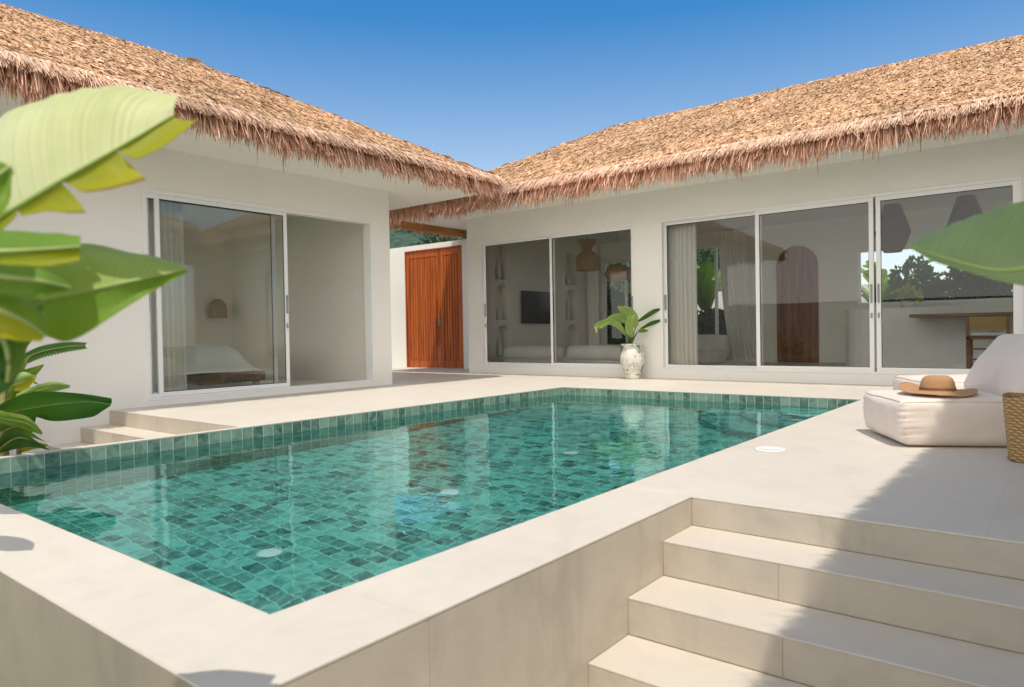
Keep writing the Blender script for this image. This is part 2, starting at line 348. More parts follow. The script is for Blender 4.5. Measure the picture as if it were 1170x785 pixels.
def curtain_mat():
    m, nt, ns, L, out = newmat('sheer_curtain')
    d = N(nt, 'ShaderNodeBsdfDiffuse'); d.inputs[0].default_value = (.93, .91, .85, 1)
    t = N(nt, 'ShaderNodeBsdfTranslucent'); t.inputs[0].default_value = (.86, .84, .77, 1)
    mx = N(nt, 'ShaderNodeMixShader'); mx.inputs[0].default_value = .12
    L.new(d.outputs[0], mx.inputs[1]); L.new(t.outputs[0], mx.inputs[2]); L.new(mx.outputs[0], out.inputs[0])
    return m
M['curtain'] = curtain_mat()

def hill_mat():
    m, nt, ns, L, out = newmat('wooded_hill')
    p = N(nt, 'ShaderNodeBsdfPrincipled'); L.new(p.outputs[0], out.inputs[0]); p.inputs['Roughness'].default_value = .95
    tc = N(nt, 'ShaderNodeTexCoord'); v = N(nt, 'ShaderNodeTexVoronoi', i_Scale=.6); L.new(tc.outputs['Object'], v.inputs['Vector'])
    n1 = N(nt, 'ShaderNodeTexNoise', i_Scale=.25, i_Detail=6.0); L.new(tc.outputs['Object'], n1.inputs['Vector'])
    ml = N(nt, 'ShaderNodeMath', operation='MULTIPLY'); L.new(v.outputs['Distance'], ml.inputs[0]); L.new(n1.outputs['Fac'], ml.inputs[1])
    rp = ramp(nt, ml.outputs[0], [(.08, (.05, .105, .065)), (.4, (.012, .04, .028))]); L.new(rp.outputs[0], p.inputs['Base Color'])
    return m
M['hill'] = hill_mat()
def pot_mat():
    m, nt, ns, L, out = newmat('patterned_ceramic')
    p = N(nt, 'ShaderNodeBsdfPrincipled'); L.new(p.outputs[0], out.inputs[0]); p.inputs['Roughness'].default_value = .45
    tc = N(nt, 'ShaderNodeTexCoord')
    v = N(nt, 'ShaderNodeTexNoise', i_Scale=11.0, i_Detail=3.0, i_Distortion=1.5); L.new(tc.outputs['Object'], v.inputs['Vector'])
    rp = ramp(nt, v.outputs['Fac'], [(.36, (.12, .15, .11)), (.43, (.62, .61, .55)), (.8, (.74, .72, .66))]); L.new(rp.outputs[0], p.inputs['Base Color'])
    b = N(nt, 'ShaderNodeBump'); b.inputs['Strength'].default_value = .8; b.inputs['Distance'].default_value = .012; L.new(v.outputs['Fac'], b.inputs['Height']); L.new(b.outputs[0], p.inputs['Normal'])
    return m
M['pot'] = pot_mat()

# ------------------------------------------------------------------ geometry constants (metres; deck top = 0)
PX0, PX1, PY0, PY1 = -5.902, -1.862, 1.175, 8.633      # pool opening
SX, FY = -1.472, .828                                    # outer faces of the pool plinth
ST = [3.249, 2.935, 2.606, 2.2915]; SZ = [0, -.143, -.302, -.459]; GZ = -.62
LX, LY = -8.74, 7.843; LS0 = -.42                        # bedroom wing east face, north and south ends
RY = 10.8275; RX0 = -9.73; RX1 = 3.2
SOF = 3.15
WZ = -.112

# ------------------------------------------------------------------ ground, deck, pool
def struct(o): o['kind'] = 'structure'; return o
g = MB()
X = [-90, PX0-.12, PX1+.1, 90]; Y = [-90, FY+.05, PY1+.1, 60]
gz = GZ
for i in range(3):
    for j in range(3):
        if i == 1 and j == 1: continue
        g.quad((X[i], Y[j], gz), (X[i+1], Y[j], gz), (X[i+1], Y[j+1], gz), (X[i], Y[j+1], gz))
struct(g.build('garden_ground', M['grass']))
g = MB()
g.box((-1.47, -7, GZ-.05), (2.8, 2.29, GZ+.004))
g.box((-9, -7, GZ-.05), (-1.472, -.2, GZ+.004))
struct(g.build('lower_path', M['stepstone']))
g = MB()
n = 26
P = []
for i in range(n):
    row = []
    for j in range(n):
        x = LX+.0 + (PX0-.062-LX)*i/(n-1); y = -3+(3.3+3)*j/(n-1)
        row.append((x, y, -.46+.05*noise.noise(Vector((x*2, y*2, 0)))))
    P.append(row)
g.grid(P); struct(g.build('planting_soil', M['soil'], smooth=True))

d = MB(); T = -.010
d.box((PX0-.06, FY-.0012, T), (PX1, PY0, 0))                       # front coping
d.box((PX1, FY-.0012, T), (SX+.0012, ST[0]-.002, 0))                # coping beside the steps
d.box((PX1, ST[0]-.0012, T), (7.2, PY1, 0))
d.box((-9.73, PY1, T), (7.2, RY, 0))
d.box((-16, LY, T), (-9.73, 12, 0))
d.box((LX, 3.5, T), (PX0, PY1, 0)) if False else None
d.box((LX, 3.5, T), (PX0, LY, 0)); d.box((-9.73, LY, T), (PX0, PY1, 0))
d.box((PX0-.06, PY0, T), (PX0, 3.5, 0))
d.build('pool_deck', M['deck'], bevel=.003)
deck = bpy.data.objects['pool_deck']; struct(deck)
# body under the deck
d = MB()
d.box((-9.7, PY1+.02, GZ), (7.18, RY-.02, T-.002)); d.box((PX1+.02, ST[0]+.03, GZ), (7.18, PY1+.01, T-.002))
d.box((LX+.01, 3.53, GZ), (PX0-.02, PY1+.01, T-.002)); d.box((-16, LY+.05, GZ), (-9.72, 11.98, T-.002))
struct(d.build('terrace_base', M['stepstone']))

# plinth walls faced with tall stone panels
w = thing('retaining_wall', 'beige stone clad wall holding up the near sides of the pool', 'retaining wall', (SX, FY, GZ))
core = MB(); core.box((PX0-.1, FY+.02, GZ), (PX1, PY0-.02, T-.003)); core.box((PX1-.0, FY+.021, GZ), (SX-.02, ST[0]+.02, T-.003))
core.box((PX0-.06, PY0, GZ), (PX0-.021, 3.52, T-.003))
core.build('wall_core', M['grout'], w)
def panels_y(y, x0, x1, z0, z1, cuts, parent, mat, th=.02):
    xs = [x0]+[c for c in cuts if x0 < c < x1]+[x1]
    for a, b in zip(xs[:-1], xs[1:]):
        m = MB(); m.box((a+.0012, y, z0), (b-.0012, y+th, z1)); m.build('stone_panel', mat, parent, bevel=.0012)
def panels_x(x, y0, y1, z0, z1, cuts, parent, mat, th=.02):
    ys = [y0]+[c for c in cuts if y0 < c < y1]+[y1]
    for a, b in zip(ys[:-1], ys[1:]):
        m = MB(); m.box((x-th, a+.0012, z0), (x, b-.0012, z1)); m.build('stone_panel', mat, parent, bevel=.0012)
jf = onp(38, 700, 1, FY).x
panels_y(FY, PX0-.1, SX, GZ, T-.001, [jf-1.2, jf, jf+1.2], w, M['wallstone_shaded'])
j1 = onp(491, 740, 0, SX).y; j2 = onp(632, 690, 0, SX).y
panels_x(SX, FY+.0205, ST[0]+.015, GZ, T-.001, [j1, j2], w, M['wallstone'])
w2 = MB(); w2.box((PX0-.06, PY0, GZ), (PX0-.0625, 3.5, T-.002)); w2.build('stone_panel', M['wallstone'], w)

# near steps
st = thing('garden_steps', 'pale stone steps leading down from the terrace to the camera side', 'steps', (0, 2.9, GZ))
SXR = 2.8
for k in range(4):
    z1 = SZ[k]; z0 = SZ[k+1] if k < 3 else GZ
    m = MB(); y = ST[k]
    jx = [onp(889, 640, 1, ST[1]).x, onp(894, 740, 1, ST[2]).x]
    cuts = [[.6], [jx[0], jx[0]+1.2], [jx[1], jx[1]+1.2], [-.4, .8]][k]
    xs = [SX+.001]+cuts+[SXR]
    for a, b in zip(xs[:-1], xs[1:]): m.box((a+.0006, y, z0+.001), (b-.0006, y+.02, z1-(.0105 if k == 0 else .0085)))
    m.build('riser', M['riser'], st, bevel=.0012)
    if k:
        m = MB(); xs = [SX+.001, SXR]
        for a, b in zip(xs[:-1], xs[1:]): m.box((a+.001, y-.0012, z1-.008), (b-.001, ST[k-1]-.001, z1))
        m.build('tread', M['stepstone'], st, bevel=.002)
m = MB()
for k in range(1, 4): m.box((SX+.002, ST[k]+.021, GZ), (SXR-.002, ST[k-1]+.019, SZ[k]-.009))
m.build('step_core', M['grout'], st)

# side steps by the bedroom wing
s2 = thing('side_steps', 'small beige steps between the bedroom wall and the planted bed', 'steps', (-7.3, 3.2, -.46))
LS = [3.5, 3.192, 2.868]; LZ = [0, -.163, -.326]
for k in range(3):
    z0 = LZ[k+1] if k < 2 else -.5
    m = MB(); m.box((LX+.002, LS[k], z0), (PX0-.064, LS[k]+.02, LZ[k]-(.011 if k == 0 else .009))); m.build('riser', M['riser'], s2, bevel=.0012)
    if k:
        m = MB(); m.box((LX+.002, LS[k]-.0012, LZ[k]-.0085), (PX0-.064, LS[k-1]-.001, LZ[k])); m.build('tread', M['stepstone'], s2, bevel=.002)

# pool
pool = thing('swimming_pool', 'rectangular pool lined with green marble look tiles', 'swimming pool', (-3.9, 4.9, -1.0))
PD = -1.25
def uvq(m, a, b, c, d_, u0, u1, v0, v1): m.quad(a, b, c, d_, uv=[(u0, v0), (u1, v0), (u1, v1), (u0, v1)])
m = MB(); uvq(m, (PX0, PY0, PD), (PX1, PY0, PD), (PX1, PY1, PD), (PX0, PY1, PD), 0, PX1-PX0, 0, PY1-PY0)
# dense enough for warp; flat anyway
m.build('pool_floor', M['tilefloor'], pool)
for a, b in (((PX0, PY0), (PX0, PY1)), ((PX0, PY1), (PX1, PY1)), ((PX1, PY1), (PX1, PY0)), ((PX1, PY0), (PX0, PY0))):
    L_ = math.hypot(b[0]-a[0], b[1]-a[1]); m = MB()
    uvq(m, (*a, PD), (*b, PD), (*b, T), (*a, T), 0, L_, PD-T+.112*10, .112*10)
    # flip so that the tiled face looks into the pool
    m.f = [tuple(reversed(f)) for f in m.f]; m.uv = [list(reversed(u)) for u in m.uv]
    m.build('pool_wall', M['tilewall'], pool)
for rad, zt in ((1.75, -.85), (1.3, -.6), (.85, -.35)):
    m = MB(); c = (PX1-.001, PY1-.001); k = 28
    A = [(c[0]-rad*math.cos(math.pi/2*i/k), c[1]-rad*math.sin(math.pi/2*i/k)) for i in range(k+1)]
    for i in range(k):
        u = rad*math.pi/2*i/k; u_ = rad*math.pi/2*(i+1)/k
        uvq(m, (*A[i], PD), (*A[i+1], PD), (*A[i+1], zt), (*A[i], zt), u, u_, 0, zt-PD)
    m.quad(*[(x, y, zt) for x, y in A], (c[0], c[1], zt), uv=[(x-c[0], y-c[1]) for x, y in A]+[(0, 0)])
    m.build('corner_step', M['tilefloor'], pool)
for (u, v) in ((-3.71, 2.35), (-3.72, 3.90), (-3.72, 5.55)):
    q = Vector((u, v, 0)); m = MB(); m.lathe([(.075, 0), (.078, .008), (.06, .014), (.0, .016)], (q.x, q.y, PD+.001), 24); m.build('floor_inlet', M['disc'], pool, smooth=True)
m = MB(); nx = 2
m.quad((PX0, PY0, WZ), (PX1, PY0, WZ), (PX1, PY1, WZ), (PX0, PY1, WZ))
wo = struct(m.build('water', M['water'], smooth=True)); wo.cycles.is_caustics_caster = True
for o in pool.children: o.cycles.is_caustics_receiver = True
q = onp(880, 514, 2, 0); m = MB()
m.lathe([(.10, .0005), (.103, .004), (.095, .008), (.07, .0085), (.068, .0065), (.0, .0065)], (q.x, q.y, 0), 36)
tag(m.build('skimmer_lid', M['disc'], smooth=True), 'round white access lid set in the deck beside the pool', 'lid')

# ------------------------------------------------------------------ building helpers
def wall_boxes(m, axis, c0, c1, u0, u1, z0, z1, holes):
    """wall slab perpendicular to axis between c0 and c1; holes: (ua, ub, za, zb)"""
    us = sorted({u0, u1, *[h[0] for h in holes], *[h[1] for h in holes]})
    for a, b in zip(us[:-1], us[1:]):
        hs = sorted([h for h in holes if h[0] < (a+b)/2 < h[1]], key=lambda h: h[2]); z = z0; seg = []
        for h in hs:
            if h[2] > z: seg.append((z, h[2]))
            z = h[3]
        if z < z1: seg.append((z, z1))
        for za, zb in seg:
            if axis == 0: m.box((c0, a, za), (c1, b, zb))
            else: m.box((a, c0, za), (b, c1, zb))
    return m
def bar(axis, c0, c1, u0, u1, z0, z1):
    return ((c0, u0, z0), (c1, u1, z1)) if axis == 0 else ((u0, c0, z0), (u1, c1, z1))
def frame_obj(name, axis, c0, c1, u0, u1, z0, z1, t, parent, mat='alu', bev=.003, tb=None):
    m = MB(); tb = tb or t
    m.box(*bar(axis, c0, c1, u0, u0+t, z0, z1)); m.box(*bar(axis, c0, c1, u1-t, u1, z0, z1))
    m.box(*bar(axis, c0, c1, u0+t, u1-t, z1-t, z1)); m.box(*bar(axis, c0, c1, u0+t, u1-t, z0, z0+tb))
    return m.build(name, M[mat], parent, bevel=bev)
def panel(axis, c, sgn, u0, u1, z0, z1, parent, handles=(), t=.055, glass=True):
    """one sliding leaf; c = its outer face, sgn = direction of the inside"""
    c0, c1 = sorted((c, c+sgn*.035))
    f = frame_obj('sliding_panel', axis, c0, c1, u0, u1, z0, z1, t, parent)
    gm = MB(); e = .006
    a, b = u0+t-.001, u1-t+.001; za, zb = z0+t-.001, z1-t+.001; ci = c+sgn*.012
    co = (ci, ci+sgn*.01)
    for bb in ((a, a+e, za, zb), (b-e, b, za, zb), (a+e, b-e, zb-e*1.6, zb), (a+e, b-e, za, za+e)):
        gm.box(*bar(axis, min(co), max(co), *bb))
    gm.build('gasket', M['rubber'], f)
    if glass:
        m = MB(); cg = c+sgn*.019
        if axis == 0: m.quad((cg, a, za), (cg, b, za), (cg, b, zb), (cg, a, zb))
        else: m.quad((a, cg, za), (b, cg, za), (b, cg, zb), (a, cg, zb))
        m.build('glass', M['glass'], f)
    for side in handles:
        hu = u0+t*.5 if side == 'a' else u1-t*.5
        m = MB(); h0, h1 = sorted((c-sgn*.018, c-sgn*.0005))
        m.box(*bar(axis, h0, h1, hu-.012, hu+.012, 1.14, 1.40)); m.build('handle', M['steel'], f, bevel=.004)
        m = MB(); m.box(*bar(axis, h0+.006 if sgn > 0 else h0, h1 if sgn > 0 else h1-.006, hu-.012, hu+.012, .93, 1.0)); m.build('lock', M['steel'], f, bevel=.003)
    return f

# hip roof + thatch
def thatch_strands(planes, name, parent, eaves, seed=1, fr_pink=True):
    """planes: list of (origin, along, up(unit, upslope), normal, fn(t)->(s0,s1), tmax); rows of split palm leaf laid over each plane.
       eaves: list of (p0, p1, outward) for the hanging fringe"""
    rs = np.random.RandomState(seed); V = []; F = []; C = []; cnt = 0
    def add(P0, P1, P2, wv, w, colr, g0=.8, g1=1.0, tp=.22):
        # three cross sections: root, middle, tip (tapers)
        nonlocal cnt
        k = len(P0); a = wv*w[:, None]
        q = np.stack([P0-a, P0+a, P1-a*.85, P1+a*.85, P2-a*tp, P2+a*tp], 1).reshape(-1, 3)
        V.append(q); b = cnt + 6*np.arange(k)[:, None]
        F.append(np.concatenate([b+np.array([[0, 1, 3, 2]]), b+np.array([[2, 3, 5, 4]])], 0)); cnt += 6*k
        cf = np.tile(np.array([[g0], [g0], [g1], [g1], [1.06], [1.06]]), (k, 1)); C.append(np.repeat(colr, 6, 0)*cf)  # roots darkened: shade beneath the course above is put into the strand colour
    def colors(k, kind):
        u = rs.rand(k, 1)
        if kind == 'roof':
            a = np.array([[.58, .355, .20]]); b = np.array([[.84, .605, .40]]); c = np.array([[.38, .20, .10]])
        elif kind == 'fringe':
            a = np.array([[.62, .34, .23]]); b = np.array([[.90, .64, .49]]); c = np.array([[.30, .13, .07]])
        else:
            a = np.array([[.68, .46, .34]]); b = np.array([[.92, .74, .60]]); c = np.array([[.48, .28, .18]])
        x = a+(b-a)*u
        d_ = rs.rand(k, 1) < .07; x = np.where(d_, c, x)
        return x*(.85+.3*rs.rand(k, 1))
    for (o, al, up, nr, fn, tmax, dens) in planes:
        o, al, up, nr = map(np.array, (o, al, up, nr)); t = .02; row = .125
        while t < tmax:
            s0, s1 = fn(t); L_ = s1-s0
            if L_ > .05:
                # the lapped course itself: a continuous strip with an uneven lower edge
                ph = rs.rand(4)*6.28; q = max(2, int(L_/.11)); se = np.linspace(s0, s1, q+1); mod = lambda x: .5+.25*np.sin(x*2.9+ph[0])+.25*np.sin(x*6.7+ph[1]); wob = lambda x: .020*np.sin(x*1.6+ph[2]+t)+.012*np.sin(x*5.3+ph[3])
                a0, a1 = se[:-1], se[1:]; e0 = rs.randn(q)*.012; lf = .040+.012*rs.rand(q)
                vv = np.stack([o+al*a0[:, None]+up*(t-.055+wob(a0)+e0)[:, None]+nr*lf[:, None], o+al*a1[:, None]+up*(t-.055+wob(a1)+e0)[:, None]+nr*lf[:, None],
                               o+al*a0[:, None]+up*(t+.11+wob(a0))[:, None]+nr*.012, o+al*a1[:, None]+up*(t+.11+wob(a1))[:, None]+nr*.012], 1).reshape(-1, 3)
                V.append(vv); F.append(cnt+4*np.arange(q)[:, None]+np.array([[0, 1, 3, 2]])); cnt += 4*q
                cc = np.array([[.60, .36, .19]])*(.85+.25*mod(a0))[:, None]*(.85+.3*rs.rand(q, 1)); C.append((cc[:, None, :]*np.array([1., 1., .65, .65])[None, :, None]).reshape(-1, 3))  # upper edge painted darker, as shade below the next course
                k = int(L_*dens)
                s = s0+rs.rand(k)*L_; tt = t+rs.randn(k)*.010+wob(s)-.002
                ln = .20+.09*rs.rand(k); ang = rs.randn(k)*.33
                P0 = o+al*s[:, None]+up*(tt+ln*.5)[:, None]+nr*(.018)
                lift = .05+.022*rs.rand(k)
                P2 = o+al*(s+np.sin(ang)*ln)[:, None]+up*(tt-ln*.32*np.cos(ang))[:, None]+nr*lift[:, None]
                P1 = (P0+P2)/2+nr*(.020+.012*rs.rand(k))[:, None]
                wv = al*np.cos(ang)[:, None]+up*np.sin(ang)[:, None]+nr*(rs.randn(k)*.22)[:, None]
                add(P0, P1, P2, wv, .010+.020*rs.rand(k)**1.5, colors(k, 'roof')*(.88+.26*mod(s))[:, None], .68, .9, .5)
            t += row
    for (p0, p1, outw, up) in eaves:
        p0, p1, outw, up = map(np.array, (p0, p1, outw, up)); L_ = np.linalg.norm(p1-p0); al = (p1-p0)/L_; z = np.array([0, 0, 1.])
        for layer in range(5):
            k = int(L_*95); s = rs.rand(k)*L_
            back = layer*.028+.02*rs.rand(k)
            cl = rs.rand(int(L_/.055)+2)[(s/.055).astype(int)]
            hang = (.22+.07*rs.rand(k)+.09*cl**2+.05*np.sin(s*2.3+layer)+.03*np.sin(s*7.1))*(1+(rs.rand(k) < .05)*.3)
            side = rs.randn(k)*.05
            base = p0+al*s[:, None]-outw*back[:, None]
            P0 = base+up*.10+z*(.03*(1-layer/6))
            P1 = base+outw*(.075+.03*rs.rand(k))[:, None]-z*(.07+.04*rs.rand(k))[:, None]+al*(side*.4)[:, None]
            P2 = base+outw*(.13+.05*rs.randn(k))[:, None]-z*hang[:, None]+al*side[:, None]
            wv = al*np.ones((k, 1))+outw*(rs.randn(k)*.5)[:, None]
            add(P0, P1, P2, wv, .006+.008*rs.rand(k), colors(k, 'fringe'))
        k = int(L_*16); s = rs.rand(k)*L_; base = p0+al*s[:, None]; ex = rs.rand(k)  # sparse long strands, added to feather the edge of the eave's shadow
        P0 = base+up*.05; P1 = base+outw*(.10+.08*ex)[:, None]-z*.06; P2 = base+outw*(.16+.20*ex)[:, None]-z*(.24+.14*rs.rand(k))[:, None]+al*(rs.randn(k)*.07)[:, None]
        add(P0, P1, P2, al*np.ones((k, 1)), .005+.004*rs.rand(k), colors(k, 'fringe'))
        # upper course bending over the eave, its sunlit brightness put into the colours
        for layer in range(3):
            k = int(L_*120); s = rs.rand(k)*L_; ln = .13+.09*rs.rand(k)
            base = p0+al*s[:, None]
            P0 = base+up*(.15+.05*rs.rand(k))[:, None]+z*.045
            P1 = base+up*.02+outw*.045+z*(.05+.02*rs.rand(k))[:, None]
            P2 = base+outw*(.17+.05*rs.rand(k))[:, None]-z*(ln-.08)[:, None]+al*(rs.randn(k)*.035)[:, None]
            wv = al*np.ones((k, 1))+z*(rs.randn(k)*.3)[:, None]
            add(P0, P1, P2, wv, .006+.009*rs.rand(k), colors(k, 'top'))
    V = np.concatenate(V); F = np.concatenate(F); C = np.concatenate(C)
    me = bpy.data.meshes.new(name); me.vertices.add(len(V)); me.vertices.foreach_set('co', V.astype(np.float32).ravel())
    me.loops.add(4*len(F)); me.loops.foreach_set('vertex_index', F.astype(np.int32).ravel())
    me.polygons.add(len(F)); me.polygons.foreach_set('loop_start', (4*np.arange(len(F))).astype(np.int32)); me.polygons.foreach_set('loop_total', np.full(len(F), 4, np.int32))
    ca = me.color_attributes.new('Col', 'FLOAT_COLOR', 'POINT')
    ca.data.foreach_set('color', np.concatenate([C, np.ones((len(C), 1))], 1).astype(np.float32).ravel())
    me.materials.append(M['thatch']); me.update(); me.validate()
    o = bpy.data.objects.new(name, me); link(o, parent)
    if parent.location.length > 0: o.matrix_parent_inverse = Matrix.Translation(-parent.location)
    return o

def hip_roof(x0, x1, y0, y1, ze, zr, ridge, parent, seed, faces):
    """ridge: ((xa,ya),(xb,yb)) ; ze = eave top level"""
    (xa, ya), (xb, yb) = ridge
    A, B, Cc, D = (x0, y0, ze), (x1, y0, ze), (x1, y1, ze), (x0, y1, ze)
    ra, rb = (xa, ya, zr), (xb, yb, zr)
    m = MB()
    if xa == xb:      # ridge along y (ya<yb)
        m.quad(A, B, ra); m.quad(B, Cc, rb, ra); m.quad(Cc, D, rb); m.quad(D, A, ra, rb)
        pl = {'S': (A, B, [ra]), 'E': (B, Cc, [ra, rb]), 'N': (Cc, D, [rb]), 'W': (D, A, [rb, ra])}
    else:
        m.quad(A, B, rb, ra); m.quad(B, Cc, rb); m.quad(Cc, D, ra, rb); m.quad(D, A, ra)
        pl = {'S': (A, B, [ra, rb]), 'E': (B, Cc, [rb]), 'N': (Cc, D, [rb, ra]), 'W': (D, A, [ra])}
    e = .16
    # eave edge thickness, and underside just above the soffit
    lo = [(p[0], p[1], ze-e) for p in (A, B, Cc, D)]
    m.quad(A, lo[0], lo[1], B); m.quad(B, lo[1], lo[2], Cc); m.quad(Cc, lo[2], lo[3], D); m.quad(D, lo[3], lo[0], A)
    m.quad(*reversed(lo))
    base = m.build('roof_base', M['thatchbase'], parent)
    planes = []; eaves = []
    outs = {'S': (0, -1, 0), 'E': (1, 0, 0), 'N': (0, 1, 0), 'W': (-1, 0, 0)}
    for k, dens in faces.items():
        P, Q, tops = pl[k]; P = np.array(P); Q = np.array(Q); L_ = np.linalg.norm(Q-P); al = (Q-P)/L_
        ts = [np.array(t) for t in tops]
        d0 = ts[0]-P; nr = np.cross(al, d0); nr /= np.linalg.norm(nr)
        if nr[2] < 0: nr = -nr
        up = np.cross(nr, al); up /= np.linalg.norm(up)
        if up[2] < 0: up = -up
        tmax = d0 @ up; sa = d0 @ al; sb = (ts[-1]-P) @ al
        if sa > sb: sa, sb = sb, sa
        fn = (lambda sa, sb, L_, tmax: (lambda t: (sa*t/tmax, L_+(sb-L_)*t/tmax)))(sa, sb, L_, tmax)
        planes.append((P, al, up, nr, fn, tmax, dens)); eaves.append((P, Q, outs[k], up))
    # ridge and hip caps: short strands are covered by running rows on both sides
    th = thatch_strands(planes, 'thatch', parent, eaves, seed)
    return base

# ------------------------------------------------------------------ bedroom wing
bw = thing('bedroom_wing', 'white villa wing on the left with thatched roof and open sliding door', 'building', (-11, 4, 0))
FD0, FD1, FT, FB = 3.9275, 7.4812, 2.628, .068
m = wall_boxes(MB(), 0, LX-.22, LX, LS0, LY, -.6, SOF, [(FD0, FD1, FB, FT)])
m.build('wall', M['plaster'], bw)
m = MB(); m.box((-13.5, LY-.2, -.6), (LX-.22, LY, SOF)); wall_boxes(m, 1, LS0, LS0+.2, -13.5, LX-.22, -.6, SOF, [(-13.0, -9.4, .1, 2.9)]); wall_boxes(m, 0, -13.5, -13.3, LS0+.2, LY-.2, -.6, SOF, [(.6, 6.2, .1, 2.85)])  # unseen south and west openings, added to let more daylight into the bedroom
m.build('outer_wall', M['plaster'], bw)
m = wall_boxes(MB(), 0, -13.3, -13.2, .2, LY-.2, -.02, 2.95, [(.6, 6.2, .1, 2.85)]); wall_boxes(m, 1, .2, .3, -13.2, LX-.22, -.02, 2.95, [(-13.0, -9.4, .1, 2.9)]); m.box((-13.2, LY-.21, .05), (LX-.22, LY-.2, 2.95))  # same added openings carried through the inner lining
m.build('inner_wall', M['inner'], bw)
m = MB(); m.box((-13.3, .2, 2.95), (LX-.22, LY-.21, 3.0)); m.build('ceiling', M['ceiling'], bw)
m = MB(); m.box((-13.3, .2, .0), (LX-.22, LY-.21, .05)); m.build('floor', M['floorin'], bw)
EX = -7.55; EYN = 9.19; EYS = -2.25; EXW = -14.95
m = MB(); m.box((EXW+.15, EYS+.12, SOF), (EX-.06, EYN-.12, SOF+.04)); m.build('soffit', M['soffit'], bw)
hip_roof(EXW, EX, EYS, EYN, 3.36, 5.27, ((-11.25, 1.2), (-11.25, 5.84)), bw, 3, {'E': 120, 'N': 80, 'S': 60})
frame_obj('door_frame', 0, LX-.16, LX+.012, FD0, FD1, FB, FT, .05, bw, tb=.03)
panel(0, LX-.03, -1, 4.09, 5.94, FB+.032, FT-.045, bw, handles=('b',))
panel(0, LX-.085, -1, 3.98, 5.78, FB+.032, FT-.045, bw, handles=('a',))
for za, zb in ((FT-.11, FT-.051), (FB+.031, FB+.075)):
    m = MB(); m.box((LX-.03, FD0+.051, za), (LX-.002, 4.085, zb)); m.build('door_stop', M['alu'], bw)
m = MB(); m.box((LX+.001, FD0-.02, .001), (LX+.02, FD1+.02, FB-.002)); m.build('door_sill', M['plaster'], bw)
# switches on the end wall
for (u, v, w_, h_) in ((376, 343, .09, .09), (405, 337, .09, .17), (375, 408, .11, .08)):
    q = onp(u, v, 1, LY-.21); m = MB(); m.box((q.x-w_/2, LY-.222, q.z-h_/2), (q.x+w_/2, LY-.2105, q.z+h_/2)); m.build('wall_switch', M['disc'], bw, bevel=.003)

def curtain(name, axis, c, u0, u1, z0, z1, label, folds=9, amp=.035, flare=0, cat='curtain', sw=0):
    m = MB(); n = folds*8; P = []
    for j in range(13):
        f = j/12; z = z1+(z0-z1)*f; row = []
        for i in range(n+1):
            t = i/n; a = t*folds*2*math.pi
            off = amp*(.5+.5*f)*math.sin(a+.5*math.sin(3*t+f))+.006*math.sin(a*2.3)
            u = u0+(u1-u0)*t*(1+flare*f)+sw*f*f
            row.append((c+off, u, z) if axis == 0 else (u, c+off, z))
        P.append(row)
    m.grid(P); o = m.build(name, M['curtain'], smooth=True); tag(o, label, cat); return o
curtain('curtain', 0, -9.12, 4.0, 4.62, .06, 2.9, 'cream curtain hanging at the left end of the open bedroom door')

bd = thing('bed', 'low wooden bed with white duvet seen through the bedroom glass', 'bed', (-11.5, 5.4, .05))
m = MB(); m.box((-12.8, 4.2, .10), (-10.35, 6.55, .25)); m.build('bed_base', M['wood'], bd, bevel=.02)
for a in (-12.7, -10.5):
    for b in (4.3, 6.4):
        m = MB(); m.box((a, b, .05), (a+.08, b+.08, .10)); m.build('leg', M['wood'], bd)
m = MB(); nx = 18
P = []
for i in range(nx+1):
    row = []
    for j in range(nx+1):
        x = -12.7+2.3*i/nx; y = 4.25+2.25*j/nx
        ex = min(i, nx-i)/3.; ey = min(j, nx-j)/3.
        h_ = .34+.43*min(1, math.sin(min(1, ex)*math.pi/2)*math.sin(min(1, ey)*math.pi/2))
        row.append((x, y, h_-.07+.025*noise.noise(Vector((x*3, y*3, 1)))))
    P.append(row)
m.grid(P)
m.build('duvet', M['linen'], bd, smooth=True)
m = MB(); m.box((-12.65, 4.3, .251), (-10.45, 6.42, .34)); m.build('mattress', M['linen'], bd, bevel=.03)
wl = thing('wall_lamp', 'woven dome shade wall lamp above the bed', 'wall lamp', (-13.1, 7.24, 1.2))
m = MB(); m.lathe([(.165, 0), (.165, .16), (.15, .25), (.11, .32), (.05, .36), (.01, .365)], (-13.03, 7.24, 1.2), 24, cap=False); m.build('lamp_shade', M['rattan'], wl, smooth=True)
m = MB(); m.box((-13.2, 7.2, 1.36), (-13.03, 7.28, 1.42)); m.build('bracket', M['steel'], wl)

# ------------------------------------------------------------------ living wing
lw = thing('living_wing', 'white villa wing across the pool with thatched roof and wide glass doors', 'building', (-3, 13, 0))
RT, RB = 2.6474, .154
U1 = (-9.3819, -5.8736); U2 = (-5.4128, -.4925)
BY = 15.0
m = wall_boxes(MB(), 1, RY, RY+.22, RX0, RX1, -.6, SOF, [(U1[0], U1[1], RB, RT), (U2[0], U2[1], RB, RT)])
m.build('wall', M['plaster'], lw)
BW = [(-9.04, -7.8, .42, 2.5), (-6.75, -5.6, .42, 2.65), (-3.3, -.5, 1.22, 2.3), (.3, 2.8, .12, 2.8)]  # last opening lies out of view, added to brighten the room
m = wall_boxes(MB(), 1, BY, BY+.2, RX0, RX1, -.6, SOF, BW); wall_boxes(m, 0, RX1-.2, RX1, RY+.22, BY, -.6, SOF, [(11.2, 14.8, .1, 2.9)])  # end wall opening is unseen, added for more daylight inside
m.box((RX0, RY+.22, -.6), (RX0+.02, BY, SOF))
m.build('outer_wall', M['plaster'], lw)
m = MB(); m.box((RX0+.02, RY+.22, 2.95), (RX1-.2, BY, 3.0)); m.build('ceiling', M['ceiling'], lw)
